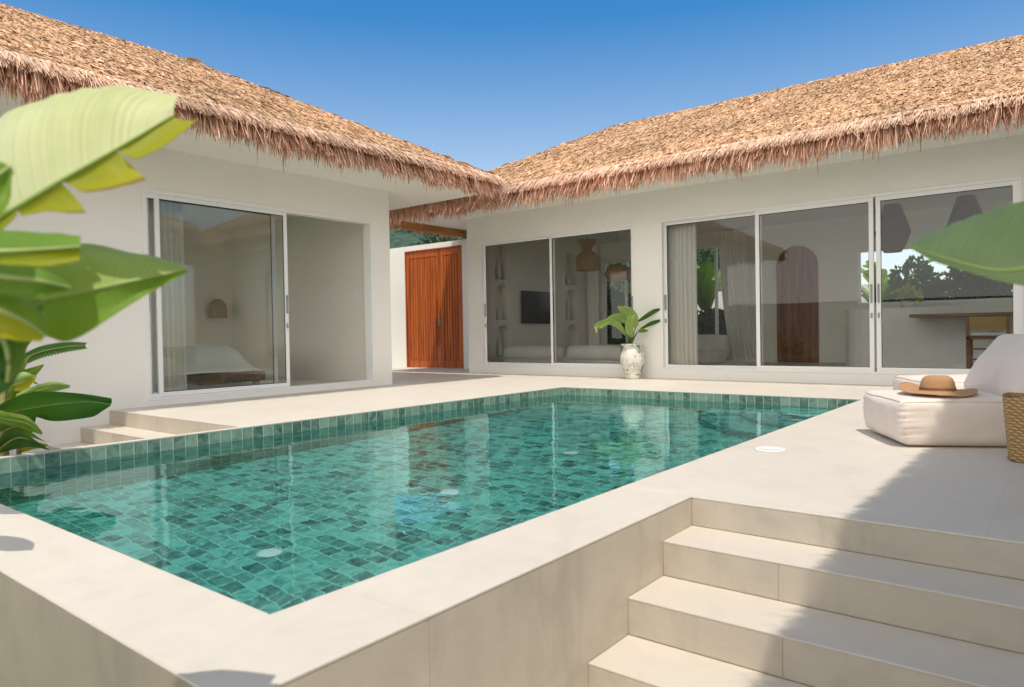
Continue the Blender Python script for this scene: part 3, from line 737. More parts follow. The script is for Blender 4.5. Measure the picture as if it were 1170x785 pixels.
m = MB(); m.box((RX0+.02, RY+.22, .0), (RX1-.2, BY, .10)); m.build('floor', M['floorin'], lw)
m = MB(); m.box((RX0-.0, RY-.006, 0.001), (RX1, RY-.001, RB-.03)) if False else None
REX, REX1, RES, REN = -10.95, 4.6, 9.8, 17.2
m = MB(); m.box((REX+.12, RES+.06, SOF), (REX1-.1, REN-.1, SOF+.04)); m.build('soffit', M['soffit'], lw)
hip_roof(REX, REX1, RES, REN, 3.34, 5.2, ((-7.6, 13.5), (1.2, 13.5)), lw, 5, {'S': 120, 'W': 60})
m = MB(); m.box((REX+.04, RES+.2, 3.0), (REX+.08, REN-.2, 3.2)); m.build('fascia_board', M['fascia'], lw)
# end wall with arched niches (east facing inner face at x=NXF)
NXF = -9.46; depth = .24
def arch_niche(m, y0, y1, z0, z1, yc0, yc1, zb, zt):
    """rectangle y0..y1,z0..z1 in plane x=NXF pierced by an arched recess yc0..yc1, zb..zt"""
    r = (yc1-yc0)/2; cy = (yc0+yc1)/2; zs = zt-r; k = 14
    arc = [(cy-r*math.cos(math.pi*i/k), zs+r*math.sin(math.pi*i/k)) for i in range(k+1)]
    q = lambda y, z, x=NXF: (x, y, z)
    m.quad(q(y0, z0), q(yc0, z0), q(yc0, z1), q(y0, z1)); m.quad(q(yc1, z0), q(y1, z0), q(y1, z1), q(yc1, z1))
    m.quad(q(yc0, z0), q(yc1, z0), q(yc1, zb), q(yc0, zb))
    for a, b in zip(arc[:-1], arc[1:]): m.quad(q(*a), q(*b), q(b[0], z1), q(a[0], z1))
    loop = [(yc0, zb)]+arc+[(yc1, zb)]; xb = NXF-depth
    for a, b in zip(loop, loop[1:]+loop[:1]): m.quad(q(*a), q(*b), q(*b, xb), q(*a, xb))
    m.quad(*[q(y, z, xb) for y, z in loop])
m = MB()
ys = [RY+.22, 11.30, 12.08, 13.62, 14.75, BY]
def nx_rect(a, b, z0=.1, z1=2.95): m.quad((NXF, a, z0), (NXF, b, z0), (NXF, b, z1), (NXF, a, z1))
nx_rect(RY+.22, 11.30); nx_rect(11.99, 13.9); nx_rect(14.62, BY)
for (a, b) in ((11.30, 11.99), (13.9, 14.62)):
    zz = [(.1, 1.02, .3, .98), (1.02, 1.88, 1.08, 1.84), (1.88, 2.95, 1.93, 2.72)]
    for z0, z1, zb, zt in zz: arch_niche(m, a, b, z0, z1, a+.09, b-.09, zb, zt)
m.build('niche_wall', M['inner'], lw)
# sliding doors
frame_obj('door_frame', 1, RY-.012, RY+.16, U1[0], U1[1], RB, RT, .045, lw, tb=.03)
frame_obj('door_frame', 1, RY-.012, RY+.16, U2[0], U2[1], RB, RT, .045, lw, tb=.03)
zt_, zb_ = RT-.043, RB+.028
panel(1, RY+.075, 1, U1[0]+.04, -7.60, zb_, zt_, lw, handles=('a',), t=.04)
panel(1, RY+.02, 1, -7.68, U1[1]-.04, zb_, zt_, lw, handles=('b',), t=.05)
panel(1, RY+.075, 1, U2[0]+.04, -3.74, zb_, zt_, lw, handles=('a',), t=.05)
panel(1, RY+.02, 1, -3.82, -2.175, zb_, zt_, lw, handles=('b',), t=.06)
panel(1, RY+.02, 1, -2.145, U2[1]-.04, zb_, zt_, lw, handles=('a',), t=.06)
for a, b, z0, z1 in BW[:2]:
    f = frame_obj('window_frame', 1, BY+.05, BY+.10, a, b, z0, z1, .05, lw)
    mm = MB(); mm.box((a+(b-a)*.5-.03, BY+.045, z0+.05), (a+(b-a)*.5+.03, BY+.095, z1-.05)); mm.build('mullion', M['alu'], f)
f = frame_obj('window_frame', 1, BY+.05, BY+.10, *BW[2], .05, lw)
# teak arched door on the back wall
ad = MB(); ax0, ax1, zt = -4.84, -4.02, 2.48; r = (ax1-ax0)/2; k = 20
arc = [((ax0+ax1)/2-r*math.cos(math.pi*i/k), BY-.03, zt-r+r*math.sin(math.pi*i/k)) for i in range(k+1)]
lp = [(ax0, BY-.03, .102)]+arc+[(ax1, BY-.03, .102)]
ad.quad(*lp)
for a, b in zip(lp, lp[1:]+lp[:1]): ad.quad(a, b, (b[0], BY-.001, b[2]), (a[0], BY-.001, a[2]))
ad_o = ad.build('arched_door', wood_mat('arched_door_wood', (.12, .04, .012), (.24, .085, .025), (.34, .13, .045), axis=2), lw)
m = MB()
for i in range(1, 5): m.box((ax0+i*(ax1-ax0)/5-.012, BY-.045, .12), (ax0+i*(ax1-ax0)/5+.012, BY-.031, zt-r))
m.build('batten', M['wood'], ad_o)

# living room contents
tv = thing('television', 'black flat television on the living room end wall', 'television', (NXF, 12.9, 1.0))
m = MB(); m.box((NXF+.03, 12.22, 1.0), (NXF+.07, 13.52, 1.72)); m.build('screen', M['black'], tv, bevel=.006)
m = MB(); m.box((NXF+.001, 12.6, 1.2), (NXF+.03, 13.1, 1.5)); m.build('bracket', M['steel'], tv)
def vase(prof, loc, label, name='vase'):
    m = MB(); m.lathe(prof, loc, 20); tag(m.build(name, M['ceramic'], smooth=True), label, 'vase')
tall = [(.05, 0), (.075, .06), (.08, .16), (.055, .28), (.03, .38), (.028, .44), (.035, .46)]
low = [(.05, 0), (.09, .05), (.10, .13), (.07, .2), (.045, .23)]
vase(tall, (NXF-.12, 11.64, 1.935), 'tall white bottle vase in the top niche left of the television')
vase(low, (NXF-.12, 11.62, 1.085), 'squat white vase in the middle niche left of the television')
vase(tall, (NXF-.12, 14.24, 1.085), 'tall white bottle vase in the middle niche right of the television')
vase(low, (NXF-.12, 14.26, 1.935), 'squat white vase in the top niche right of the television')
vase(tall, (NXF-.12, 11.64, .305), 'white bottle vase in the lowest niche left of the television')

def soft_box(name, x0, x1, y0, y1, z0, z1, mat, parent=None, r=.08, sag=.02, seed=0, nn=10):
    """upholstered block: rounded, slightly swollen"""
    m = MB(); cx, cy, cz = (x0+x1)/2, (y0+y1)/2, (z0+z1)/2; hx, hy, hz = (x1-x0)/2, (y1-y0)/2, (z1-z0)/2
    r = min(r, hx*.95, hy*.95, hz*.95)
    def pt(a, b, c):
        p = Vector((a*hx, b*hy, c*hz)); inner = Vector((max(-hx+r, min(hx-r, p.x)), max(-hy+r, min(hy-r, p.y)), max(-hz+r, min(hz-r, p.z))))
        dd = p-inner
        if dd.length > 1e-6: p = inner+dd.normalized()*r
        w_ = (1-a*a*.9)*(1-b*b*.9) if abs(c) > .99 else 0
        p.z += sag*w_*(1 if c > 0 else 0)
        p += Vector((1, 1, 1))*.006*noise.noise(Vector((p.x*7+seed, p.y*7, p.z*7)))
        return (cx+p.x, cy+p.y, cz+p.z)
    L_ = [-1+2*i/nn for i in range(nn+1)]
    L_ = [math.copysign(abs(x)**.7, x) for x in L_]
    for s in (-1, 1):
        m.grid([[pt(a, b, s) for b in (L_ if s > 0 else L_[::-1])] for a in L_])
        m.grid([[pt(a, s, c) for c in (L_[::-1] if s > 0 else L_)] for a in L_])
        m.grid([[pt(s, b, c) for c in (L_ if s > 0 else L_[::-1])] for b in L_])
    o = m.build(name, mat, parent, smooth=True)
    md = o.modifiers.new('W', 'WELD'); md.merge_threshold = .002
    return o
sf = thing('sofa', 'long low cream sofa just inside the left pair of glass doors', 'sofa', (-8, 11.7, .1))
soft_box('seat', -9.3, -6.5, 11.35, 12.3, .12, .34, M['linen'], sf, .08)
soft_box('backrest', -9.25, -7.72, 11.3, 11.58, .25, .53, M['linen'], sf, .1, seed=2)
soft_box('backrest', -7.68, -6.45, 11.3, 11.58, .25, .53, M['linen'], sf, .1, seed=3)
s3 = thing('armchair', 'low cream armchair beyond the curtain of the middle doors', 'armchair', (-6.1, 13.8, .1))
soft_box('seat', -6.7, -5.6, 13.3, 14.2, .12, .38, M['linen'], s3, .1); soft_box('backrest', -6.7, -5.6, 14.1, 14.4, .2, .68, M['linen'], s3, .1)
curtain('curtain', 1, 11.1, -5.42, -4.88, .12, 2.9, 'cream curtain at the left end of the triple glass doors', folds=7)
curtain('curtain', 1, 14.8, -6.0, -5.4, .12, 2.9, 'gathered cream curtain beside the back window with banana leaves', folds=7, sw=.25)
curtain('curtain', 1, 14.85, -9.4, -9.06, .12, 2.9, 'narrow cream curtain in the far corner of the living room', folds=4)
curtain('curtain', 1, 11.1, -6.08, -5.9, .12, 2.9, 'thin edge of curtain behind the white pier between the glass doors', folds=2, amp=.02)
# pendants
def pendant(loc, prof, label, drop, mat='rattan', group=None, n=20):
    t = thing('pendant_lamp', label, 'pendant lamp', loc, group)
    m = MB(); m.lathe(prof, loc, n, cap=False); m.build('lamp_shade', M[mat], t, smooth=True)
    top = loc[2]+max(z for _, z in prof); m = MB(); m.tube([(loc[0], loc[1], top-.02), (loc[0], loc[1], 2.95)], .006); m.build('cord', M['steel'], t)
pendant((-8.2, 13.0, 2.12), [(.25, 0), (.25, .24), (.22, .33), (.10, .42), (.10, .47), (.18, .6), (.20, .66)], 'two tier rattan pendant lamp hanging above the sofa', .5)
pendant((-7.45, 13.0, 1.82), [(.08, 0), (.24, .08), (.30, .18), (.24, .30), (.08, .38)], 'flat oval rattan pendant lamp next to the two tier lamp', .5)
dia = [(.13, 0), (.2, .12), (.27, .32), (.22, .48), (.12, .78)]
pendant((-2.32, 13.0, 2.02), dia, 'dark diamond shaped pendant lamp nearer the middle door stile', .5, 'darkshade', group='pendant lamps over the kitchen island')
pendant((-1.3, 13.0, 2.02), dia, 'dark diamond shaped pendant lamp nearer the right end of the doors', .5, 'darkshade', group='pendant lamps over the kitchen island')
# kitchen island, bar top, chair
ki = thing('kitchen_island', 'curved grey white kitchen island behind the right glass doors', 'kitchen island', (-1.5, 14, .1))
m = MB(); k = 12; pr = []
x0, x1, y0, y1 = -3.25, .8, 13.5, 14.4; r = .44
for i in range(k+1): a = math.pi/2+math.pi*i/k; pr.append((x0+r+r*math.cos(a), (y0+y1)/2+r*math.sin(a)))
pr = pr+[(x1, y0+.01), (x1, y1-.01)]
for a, b in zip(pr, pr[1:]+pr[:1]): m.quad((a[0], a[1], .1), (b[0], b[1], .1), (b[0], b[1], 1.12), (a[0], a[1], 1.12))
m.quad(*[(x, y, 1.12) for x, y in pr]); m.build('island_body', M['island'], ki)
m = MB(); m.box((-2.05, 12.75, .94), (.6, 13.49, .99)); m.build('bar_top', M['wood'], ki, bevel=.006)
bc = thing('bar_chair', 'dark wooden bar chair with woven back and white seat pad', 'chair', (-.95, 12.3, .1))
for (x, y, hh) in ((-1.2, 12.1, .93), (-.72, 12.1, .93), (-1.2, 12.55, .62), (-.72, 12.55, .62)):
    m = MB(); m.box((x-.02, y-.02, .1), (x+.02, y+.02, hh)); m.build('leg', M['wood'], bc)
m = MB(); m.box((-1.22, 12.08, .60), (-.70, 12.57, .64)); m.build('seat', M['wood'], bc)
soft_box('seat_pad', -1.2, -.72, 12.12, 12.55, .64, .70, M['linen'], bc, .03, sag=.005, nn=5)
m = MB(); m.box((-1.18, 12.09, .74), (-.74, 12.115, .92)); m.build('backrest', M['basket'], bc)
for z in (.3, .45):
    m = MB(); m.box((-1.18, 12.09, z), (-.74, 12.11, z+.025)); m.build('stretcher', M['wood'], bc)

kp = thing('island_plant', 'small reddish leafy plant in a round pot on the kitchen island', 'plant', (-2.25, 13.75, 1.12))
m = MB(); m.lathe([(.06, 0), (.09, .05), (.085, .12)], (-2.25, 13.75, 1.121), 16); m.build('pot', M['ceramic'], kp, smooth=True)
KP = [(-2.25, 13.75, 1.36, .15, 1.0), (-2.1, 13.75, 1.32, .1, 1.0)]
# ------------------------------------------------------------------ gate wall and gate
GY = 12.0
gw = thing('gate_wall', 'plain white garden wall around the wooden entrance gate', 'wall', (-12, GY, 0))
gx0, gx1, gzt = -12.80, -10.98, 2.80
m = wall_boxes(MB(), 1, GY, GY+.2, -16, RX0-.001, -.6, 2.95, [(gx0-.03, gx1+.03, 0, gzt+.03)]); m.build('wall', M['plaster'], gw)
gt = thing('entrance_gate', 'tall orange brown teak double gate in the white wall', 'gate', (-11.9, GY, 0))
m = MB(); t = .03
m.box((gx0-.03, GY-.01, 0), (gx0, GY+.1, gzt+.03)); m.box((gx1, GY-.01, 0), (gx1+.03, GY+.1, gzt+.03)); m.box((gx0, GY-.01, gzt), (gx1, GY+.1, gzt+.03)); m.build('door_frame', M['teak'], gt)
xm = -11.66
for (a, b) in ((gx0+.004, xm-.004), (xm+.004, gx1-.004)):
    m = MB(); m.box((a, GY+.03, .012), (b, GY+.08, gzt-.004)); lf = m.build('door_leaf', M['teak'], gt)
    m = MB(); fw = .11
    m.box((a, GY+.012, .012), (a+fw, GY+.029, gzt-.004)); m.box((b-fw, GY+.012, .012), (b, GY+.029, gzt-.004)); m.box((a+fw, GY+.012, gzt-.16), (b-fw, GY+.029, gzt-.004)); m.box((a+fw, GY+.012, .012), (b-fw, GY+.029, .17))
    m.build('stile', M['teak'], lf, bevel=.004)
    m = MB(); x = a+fw+.02; 
    while x < b-fw-.06:
        m.box((x, GY+.018, .19), (x+.062, GY+.029, gzt-.18)); x += .085
    m.build('slat', M['teak'], lf, bevel=.004)
m = MB(); m.box((xm-.14, GY-.01, 1.12), (xm-.10, GY+.011, 1.62)); m.tube([(xm-.12, GY-.03, .5), (xm-.12, GY-.03, 2.3)], .02); m.build('pull_bar', M['teak'], gt)
m = MB(); m.box((xm-.07, GY+.0, 1.0), (xm-.035, GY+.011, 1.28)); m.tube([(xm-.055, GY-.03, 1.12), (xm+.06, GY-.03, 1.12)], .009); m.build('lock_plate', M['steel'], gt)

# ------------------------------------------------------------------ lounge seats, hat, basket
uV = Vector((.879, .477, 0)); vV = Vector((-.477, .879, 0))
def lounger(o, label, seed, L_=1.02, Wd=.80, H=.315, back=True, name='lounge_seat', cat='lounge seat'):
    t = thing(name, label, cat, o)
    def loc(u, v, z): return Vector(o)+uV*u+vV*v+Vector((0, 0, z))
    # seat block
    nn = 22
    def blockmesh(name, f, mat):
        m = MB(); L2 = [-1+2*i/nn for i in range(nn+1)]
        for s in (-1, 1):
            m.grid([[f(a, b, s) for b in (L2 if s > 0 else L2[::-1])] for a in L2])
            m.grid([[f(a, s, c) for c in (L2[::-1] if s > 0 else L2)] for a in L2])
            m.grid([[f(s, b, c) for c in (L2 if s > 0 else L2[::-1])] for b in L2])
        ob = m.build(name, mat, t, smooth=True); w_ = ob.modifiers.new('W', 'WELD'); w_.merge_threshold = .0025; return ob
    def seatf(a, b, c):
        hx, hy, hz = L_/2, Wd/2, H/2; r = .055
        p = Vector((a*hx, b*hy, c*hz)); inn = Vector((max(-hx+r, min(hx-r, p.x)), max(-hy+r, min(hy-r, p.y)), max(-hz+r, min(hz-r, p.z))))
        dd = p-inn
        if dd.length > 1e-6: p = inn+dd.normalized()*r
        # stuffed swell on sides and top, corners pulled in near the floor
        sw = (1-a*a)*(1-b*b)
        if c > .99: p.z += .022*sw
        side = (1-c*c)
        p.x += math.copysign(.012, a)*side*(1-b*b) if abs(a) > .99 else 0
        p.y += math.copysign(.012, b)*side*(1-a*a) if abs(b) > .99 else 0
        if c < -.2:
            k = (-c-.2)/.8; p.x *= 1-.055*k*k; p.y *= 1-.055*k*k
        # vertical puckers close to the upright seams
        if (abs(a) > .99 or abs(b) > .99) and abs(c) < .95:
            e = min(1-abs(a) if abs(b) > .99 else 1-abs(b), 1)
            pk = .006*math.sin(c*26+seed)*max(0, 1-e*3.2); p.x += pk; p.y += pk
        q = loc(L_/2+p.x, Wd/2+p.y, 0); w3 = noise.noise(Vector((p.x*5+seed*3, p.y*5, p.z*9)))
        cr = noise.noise(Vector((p.x*14+seed, p.y*14, p.z*20)))
        return tuple(q+Vector((0, 0, H/2+p.z+.006))+(uV+vV+Vector((0, 0, .6)))*(.010*w3+.004*cr)*(0 if c < -.98 else 1))
    s = blockmesh('seat', seatf, M['fabric'])
    m = MB(); pts = []
    for (a, b) in [(x/12., -1) for x in range(-12, 13)]+[(1, x/12.) for x in range(-11, 13)]+[(x/12., 1) for x in range(11, -13, -1)]+[(-1, x/12.) for x in range(11, -12, -1)]:
        q = Vector(seatf(a*.985, b*.985, 1.0)); c0 = loc(L_/2, Wd/2, q.z); dr = (q-c0); dr.z = 0
        pts.append(q+dr.normalized()*.004+Vector((0, 0, .0)))
    m.tube(pts, .0045, 6); m.build('piping', M['fabric'], s, smooth=True)
    m = MB(); q0 = loc(.012, .012, .02); q1 = loc(.012, .012, H-.03)
    # back cushion leaning
    def backf(a, b, c):
        hx, hy, hz = .115, Wd/2*.97, .255; r = .06
        p = Vector((a*hx, b*hy, c*hz)); inn = Vector((max(-hx+r, min(hx-r, p.x)), max(-hy+r, min(hy-r, p.y)), max(-hz+r, min(hz-r, p.z))))
        dd = p-inn
        if dd.length > 1e-6: p = inn+dd.normalized()*r
        if abs(a) > .99: p.x += math.copysign(.05, a)*(1-b*b)*(1-c*c)
        p.x *= 1-.35*max(0, c)
        p += Vector((1, .6, .6))*.014*noise.noise(Vector((p.x*4+seed*5, p.y*5, p.z*5)))
        t_ = R(30); x = p.x*math.cos(t_)+(p.z+hz)*math.sin(t_); z = -p.x*math.sin(t_)+(p.z+hz)*math.cos(t_)
        return tuple(loc(.655+.12+x, Wd/2+p.y, H-.035+z))
    if back: blockmesh('backrest', backf, M['fabric'])
    return t
lounger((-.914, 5.30, 0), 'near cream fabric lounge seat holding the straw hat', 1)
q2 = onp(1021, 427, 2, .34); q2.z = 0; q2 = q2-vV*.74
lounger(tuple(q2), 'cream fabric footstool half hidden behind the lounge seat with the hat', 2, back=False, name='footstool', cat='footstool')
hc = Vector((-.745, 5.70, .350))
hat = thing('sun_hat', 'wide brimmed tan straw hat lying on the near lounge seat', 'hat', tuple(hc))
m = MB(); rows = []
for i in range(15):
    f = i/14; r = .098+.138*f; row = []
    for k in range(48):
        a = 2*math.pi*k/48
        w_ = .012*math.sin(a*2+1.0)*f*f+.045*f*f*max(0, math.cos(a-2.7))**3+.008*math.sin(3*a)*f
        row.append((hc.x+r*math.cos(a), hc.y+r*math.sin(a), hc.z+.012+w_-.010*f))
    rows.append(row)
m.grid(rows, closed=True); o = m.build('brim', M['straw'], hat, smooth=True); sd = o.modifiers.new('S', 'SOLIDIFY'); sd.thickness = .004
m = MB(); m.lathe([(.102, .008), (.100, .04), (.094, .075), (.083, .10), (.06, .115), (.03, .112), (.0, .108)], tuple(hc), 32, cap=False, sx=1.08, sy=.95); m.build('crown', M['straw'], hat, smooth=True)
m = MB(); m.lathe([(.1045, .012), (.1035, .034)], tuple(hc), 32, cap=False, sx=1.08, sy=.95); m.build('hat_band', noise_mat('hat_ribbon', (.20, .095, .045), (.27, .13, .06), rough=.8), hat, smooth=True)
bc_ = Vector((-.172, 5.22, 0))
bk = thing('basket', 'tall brown woven basket standing by the lounge seat', 'basket', tuple(bc_))
m = MB(); hh = .385; rows = []
for i in range(25):
    f = i/24; row = []
    for k in range(64):
        a = 2*math.pi*k/64; rr = (.142+.028*f)*(1+.012*math.sin(k*math.pi/2+math.pi*(i % 2)))
        sq = 1/(max(abs(math.cos(a)), abs(math.sin(a)))**.35)
        row.append((bc_.x+rr*sq*math.cos(a), bc_.y+rr*sq*math.sin(a), .004+hh*f+(.006*math.sin(a*3)*f)))
    rows.append(row)
m.grid(rows, closed=True); o = m.build('basket_body', M['basket'], bk, smooth=True); sd = o.modifiers.new('S', 'SOLIDIFY'); sd.thickness = .008
m = MB(); m.lathe([(.0, 0), (.15, 0), (.15, .006), (0, .006)], (bc_.x, bc_.y, .004), 24, cap=False); m.build('basket_bottom', M['basket'], bk)

# ------------------------------------------------------------------ leaves
def spline(P, n):
    P = [Vector(p) for p in P]; out = []
    Q = [P[0]*2-P[1]]+P+[P[-1]*2-P[-2]]
    for i in range(n+1):
        t = i/n*(len(P)-1); k = min(int(t), len(P)-2); f = t-k
        a, b, c, d_ = Q[k], Q[k+1], Q[k+2], Q[k+3]
        out.append(.5*((2*b)+(c-a)*f+(2*a-5*b+4*c-d_)*f*f+(3*b-a-3*c+d_)*f**3))
    return out
def blade(mid, edge, mat, name, parent, tears=(), bulge=.03, n=40, na=6, sgn=1, seed=0):
    """half of a big leaf between its midrib polyline and its edge polyline; tears: fractions where the blade is split to the midrib"""
    Mi = spline(mid, n); Ed = spline(edge, n); m = MB()
    bounds = [0]+[int(t*n) for t in tears]+[n]; dmax = max((b-a).length for a, b in zip(Mi, Ed))+1e-6
    for s, e in zip(bounds[:-1], bounds[1:]):
        rows = []; uv = []; L_ = max(e-s, 1)
        for i in range(s, e+1):
            a = Mi[i]; b = Ed[i]; f = (i-s)/L_; d_ = b-a
            ext = 1.0
            if tears and s > 0: ext *= .45+.55*min(1, f*1.5)
            tn = (Mi[min(i+1, n)]-Mi[max(i-1, 0)]).normalized(); nr = tn.cross(d_)
            nr = nr.normalized() if nr.length > 1e-7 else Vector((0, 0, 1))
            row = []; ur = []
            for j in range(na+1):
                g_ = j/na*ext
                w_ = (b-a).length*.012*math.sin(i*1.1+seed+2*math.sin(i*.37))*g_
                row.append(a+d_*g_+nr*sgn*(bulge*min(1, d_.length/dmax*1.4)*math.sin(math.pi*g_*.9)+w_)); ur.append((i/n, j/na))
            rows.append(row); uv.append(ur)
        m.grid(rows, uv=uv)
    return m.build(name, mat, parent, smooth=True)
def rib(mid, parent, r0=.012, r1=.003, mat='midrib'):
    P = spline(mid, 20); m = MB(); m.tube(P, [r0+(r1-r0)*i/20 for i in range(21)], 8); return m.build('midrib', M[mat], parent, smooth=True)
def pts(L_): return [at(*p) for p in L_]

ban = thing('banana_plant', 'blurred banana plant with big glossy pale and yellow leaves close at the left edge', 'banana plant', (-1.95, -.25, GZ))
m = MB(); base = Vector((-1.95, -.25, GZ)); top = Vector((-1.75, -.02, .78))
m.tube([base, base.lerp(top, .5)+Vector((.03, 0, 0)), top], [.08, .065, .035], 14); m.build('pseudostem', M['stem'], ban, smooth=True)
KD = .62
def ptk(L_): return [at(u, v, d_*KD) for u, v, d_ in L_]
# large leaf rising to the right, painted with a pale sheen, lower side torn, yellow
m_ = [top]+ptk([(-90, 290, 2.0), (-30, 262, 1.86), (20, 236, 1.80), (75, 203, 1.78), (135, 169, 1.80), (198, 132, 1.86)])
rib(m_, ban, .007, .0025)
m_ = m_[1:]
blade(m_, ptk([(-120, 215, 2.05), (-60, 168, 1.98), (-4, 141, 1.95), (50, 117, 1.93), (125, 102, 1.94), (206, 110, 1.90)]), M['leafsheen'], 'leaf_blade', ban, bulge=.022, sgn=1, n=48)
blade(ptk([(-60, 277, 1.92), (-20, 256, 1.86), (16, 238, 1.80)]), ptk([(-60, 330, 1.85), (-25, 290, 1.80), (20, 246, 1.79)]), M['leafyellow'], 'leaf_blade', ban, bulge=.006, n=14)
for mm_, ee_ in (([(16, 238, 1.80), (42, 222, 1.79), (68, 207, 1.78)], [(24, 247, 1.79), (52, 241, 1.76), (78, 243, 1.75), (97, 243, 1.76)]),
                 ([(70, 206, 1.78), (100, 189, 1.79), (131, 171, 1.80)], [(82, 212, 1.77), (97, 219, 1.76), (130, 214, 1.75), (167, 205, 1.77)]),
                 ([(133, 170, 1.80), (165, 151, 1.83), (196, 133, 1.86)], [(142, 176, 1.78), (160, 179, 1.78), (195, 160, 1.80), (228, 133, 1.84)])):
    blade(ptk(mm_), ptk(ee_), M['leafyellow'], 'leaf_blade', ban, bulge=.008, n=20, seed=2)
def leaf2(mid, up, dn, mu, md, tu=(), td=(), b=.025, su=1, sd_=1, parent=ban, r0=.009, n=36):
    q = ptk if parent is ban else pts
    if parent is ban: b *= .6; r0 *= .6
    rib(q(mid), parent, r0, .002)
    blade(q(mid), q(up), M[mu], 'leaf_blade', parent, tears=tu, bulge=b, sgn=su, n=n)
    blade(q(mid), q(dn), M[md], 'leaf_blade', parent, tears=td, bulge=b, sgn=sd_, n=n, seed=3)
# broad leaf pointing right; its lit upper half is painted lighter than the lower
leaf2([(-110, 330, 1.9), (-30, 345, 1.85), (40, 344, 1.82), (110, 330, 1.82), (165, 318, 1.86), (214, 308, 1.95)],
      [(-110, 300, 2.1), (-30, 300, 2.05), (30, 290, 2.0), (95, 282, 2.02), (158, 293, 2.04), (214, 306, 1.98)],
      [(-100, 350, 1.8), (-20, 365, 1.78), (40, 378, 1.75), (80, 387, 1.75), (140, 352, 1.80), (214, 310, 1.93)], 'leaflight', 'leafmid', b=.03)
leaf2([(-120, 280, 1.8), (-50, 285, 1.72), (0, 287, 1.68), (50, 285, 1.68), (92, 282, 1.72)],
      [(-110, 260, 1.9), (-50, 262, 1.85), (0, 266, 1.8), (50, 272, 1.8), (94, 273, 1.78)],
      [(-110, 300, 1.75), (-50, 303, 1.7), (0, 301, 1.65), (50, 302, 1.65), (90, 297, 1.70)], 'leafmid', 'leafyellow')
leaf2([(-100, 312, 1.5), (-40, 312, 1.5), (0, 316, 1.5), (45, 321, 1.52), (80, 329, 1.58)],
      [(-100, 300, 1.6), (-40, 304, 1.55), (0, 307, 1.55), (45, 313, 1.58), (80, 328, 1.6)],
      [(-100, 330, 1.5), (-40, 333, 1.48), (0, 336, 1.48), (45, 335, 1.5), (78, 331, 1.57)], 'leafmid', 'leafmid')
leaf2([(-90, 330, 1.6), (-45, 340, 1.56), (-5, 352, 1.5), (30, 368, 1.52), (52, 384, 1.54)],
      [(-80, 310, 1.7), (-40, 322, 1.65), (0, 335, 1.6), (30, 353, 1.6), (54, 376, 1.56)],
      [(-90, 350, 1.6), (-50, 368, 1.52), (-10, 382, 1.48), (20, 386, 1.48), (50, 388, 1.52)], 'leafmid', 'leafyellow')
leaf2([(-60, 350, 1.65), (-25, 362, 1.62), (2, 385, 1.6), (10, 412, 1.6), (8, 436, 1.62)],
      [(-40, 345, 1.75), (0, 362, 1.68), (24, 385, 1.66), (22, 412, 1.66), (9, 437, 1.63)],
      [(-70, 375, 1.7), (-45, 395, 1.66), (-20, 415, 1.62), (-5, 428, 1.6), (7, 437, 1.62)], 'leafmid', 'leafdark')
leaf2([(-70, 255, 1.4), (-45, 235, 1.4), (-18, 215, 1.42), (-2, 200, 1.45), (12, 190, 1.5)],
      [(-70, 235, 1.5), (-45, 215, 1.5), (-20, 196, 1.5), (-6, 188, 1.5), (12, 190, 1.5)],
      [(-60, 280, 1.4), (-35, 265, 1.4), (-5, 250, 1.4), (12, 222, 1.42), (13, 192, 1.48)], 'leafmid', 'leafmid')
leaf2([(-90, 400, 1.7), (-45, 384, 1.66), (-8, 372, 1.64), (26, 358, 1.68), (48, 346, 1.74)],
      [(-90, 385, 1.75), (-45, 366, 1.74), (-12, 352, 1.72), (22, 342, 1.74), (50, 344, 1.75)],
      [(-90, 420, 1.66), (-40, 408, 1.62), (-2, 396, 1.60), (30, 374, 1.64), (49, 348, 1.72)], 'leaflight', 'leafmid', td=(.45, .7))
leaf2([(-70, 470, 1.75), (-38, 452, 1.7), (-10, 430, 1.68), (14, 404, 1.7), (30, 388, 1.76)],
      [(-70, 455, 1.8), (-42, 434, 1.76), (-18, 412, 1.74), (8, 394, 1.74), (31, 386, 1.76)],
      [(-66, 488, 1.7), (-30, 472, 1.66), (2, 446, 1.64), (24, 414, 1.68), (31, 390, 1.75)], 'leafmid', 'leafdark', td=(.4, .72))
# upper leaves out of frame whose shadows fall on the coping
def free_leaf(parent, base_, tip, width, mat, droop=.15, side=None, n=30, tears=(.35, .6, .8), seed=0, petiole=None):
    base_, tip = Vector(base_), Vector(tip); ax = tip-base_; sd = side or ax.cross(Vector((0, 0, 1))).normalized()
    mid = []; A = []; B = []
    for i in range(7):
        f = i/6; p = base_+ax*f+Vector((0, 0, 1))*(droop*math.sin(f*math.pi)*1.2-droop*f*f)
        w_ = width*math.sin(math.pi*min(1, .06+f*.92))**.6*(1 if i < 6 else .02)
        mid.append(p); A.append(p+sd*w_-Vector((0, 0, w_*.35))); B.append(p-sd*w_-Vector((0, 0, w_*.35)))
    rib(mid if not petiole else [Vector(petiole)]+mid, parent, .010, .002)
    blade(mid, A, mat, 'leaf_blade', parent, tears=tears, bulge=width*.12, sgn=1, n=n, seed=seed)
    blade(mid, B, mat, 'leaf_blade', parent, tears=tears[:2], bulge=width*.12, sgn=-1, n=n, seed=seed+1)
for (u_, v_, hz_, ox) in ((30, 586, 1.05, (-.45, -.12, .06)), (40, 627, .80, (-.40, -.12, .05))):
    g0 = onp(u_, v_, 2, 0); tipv = g0+Vector((.289*hz_, -.311*hz_, hz_)); free_leaf(ban, tipv+Vector(ox), tipv, .075, M['leafmid'], .04, petiole=top, tears=())
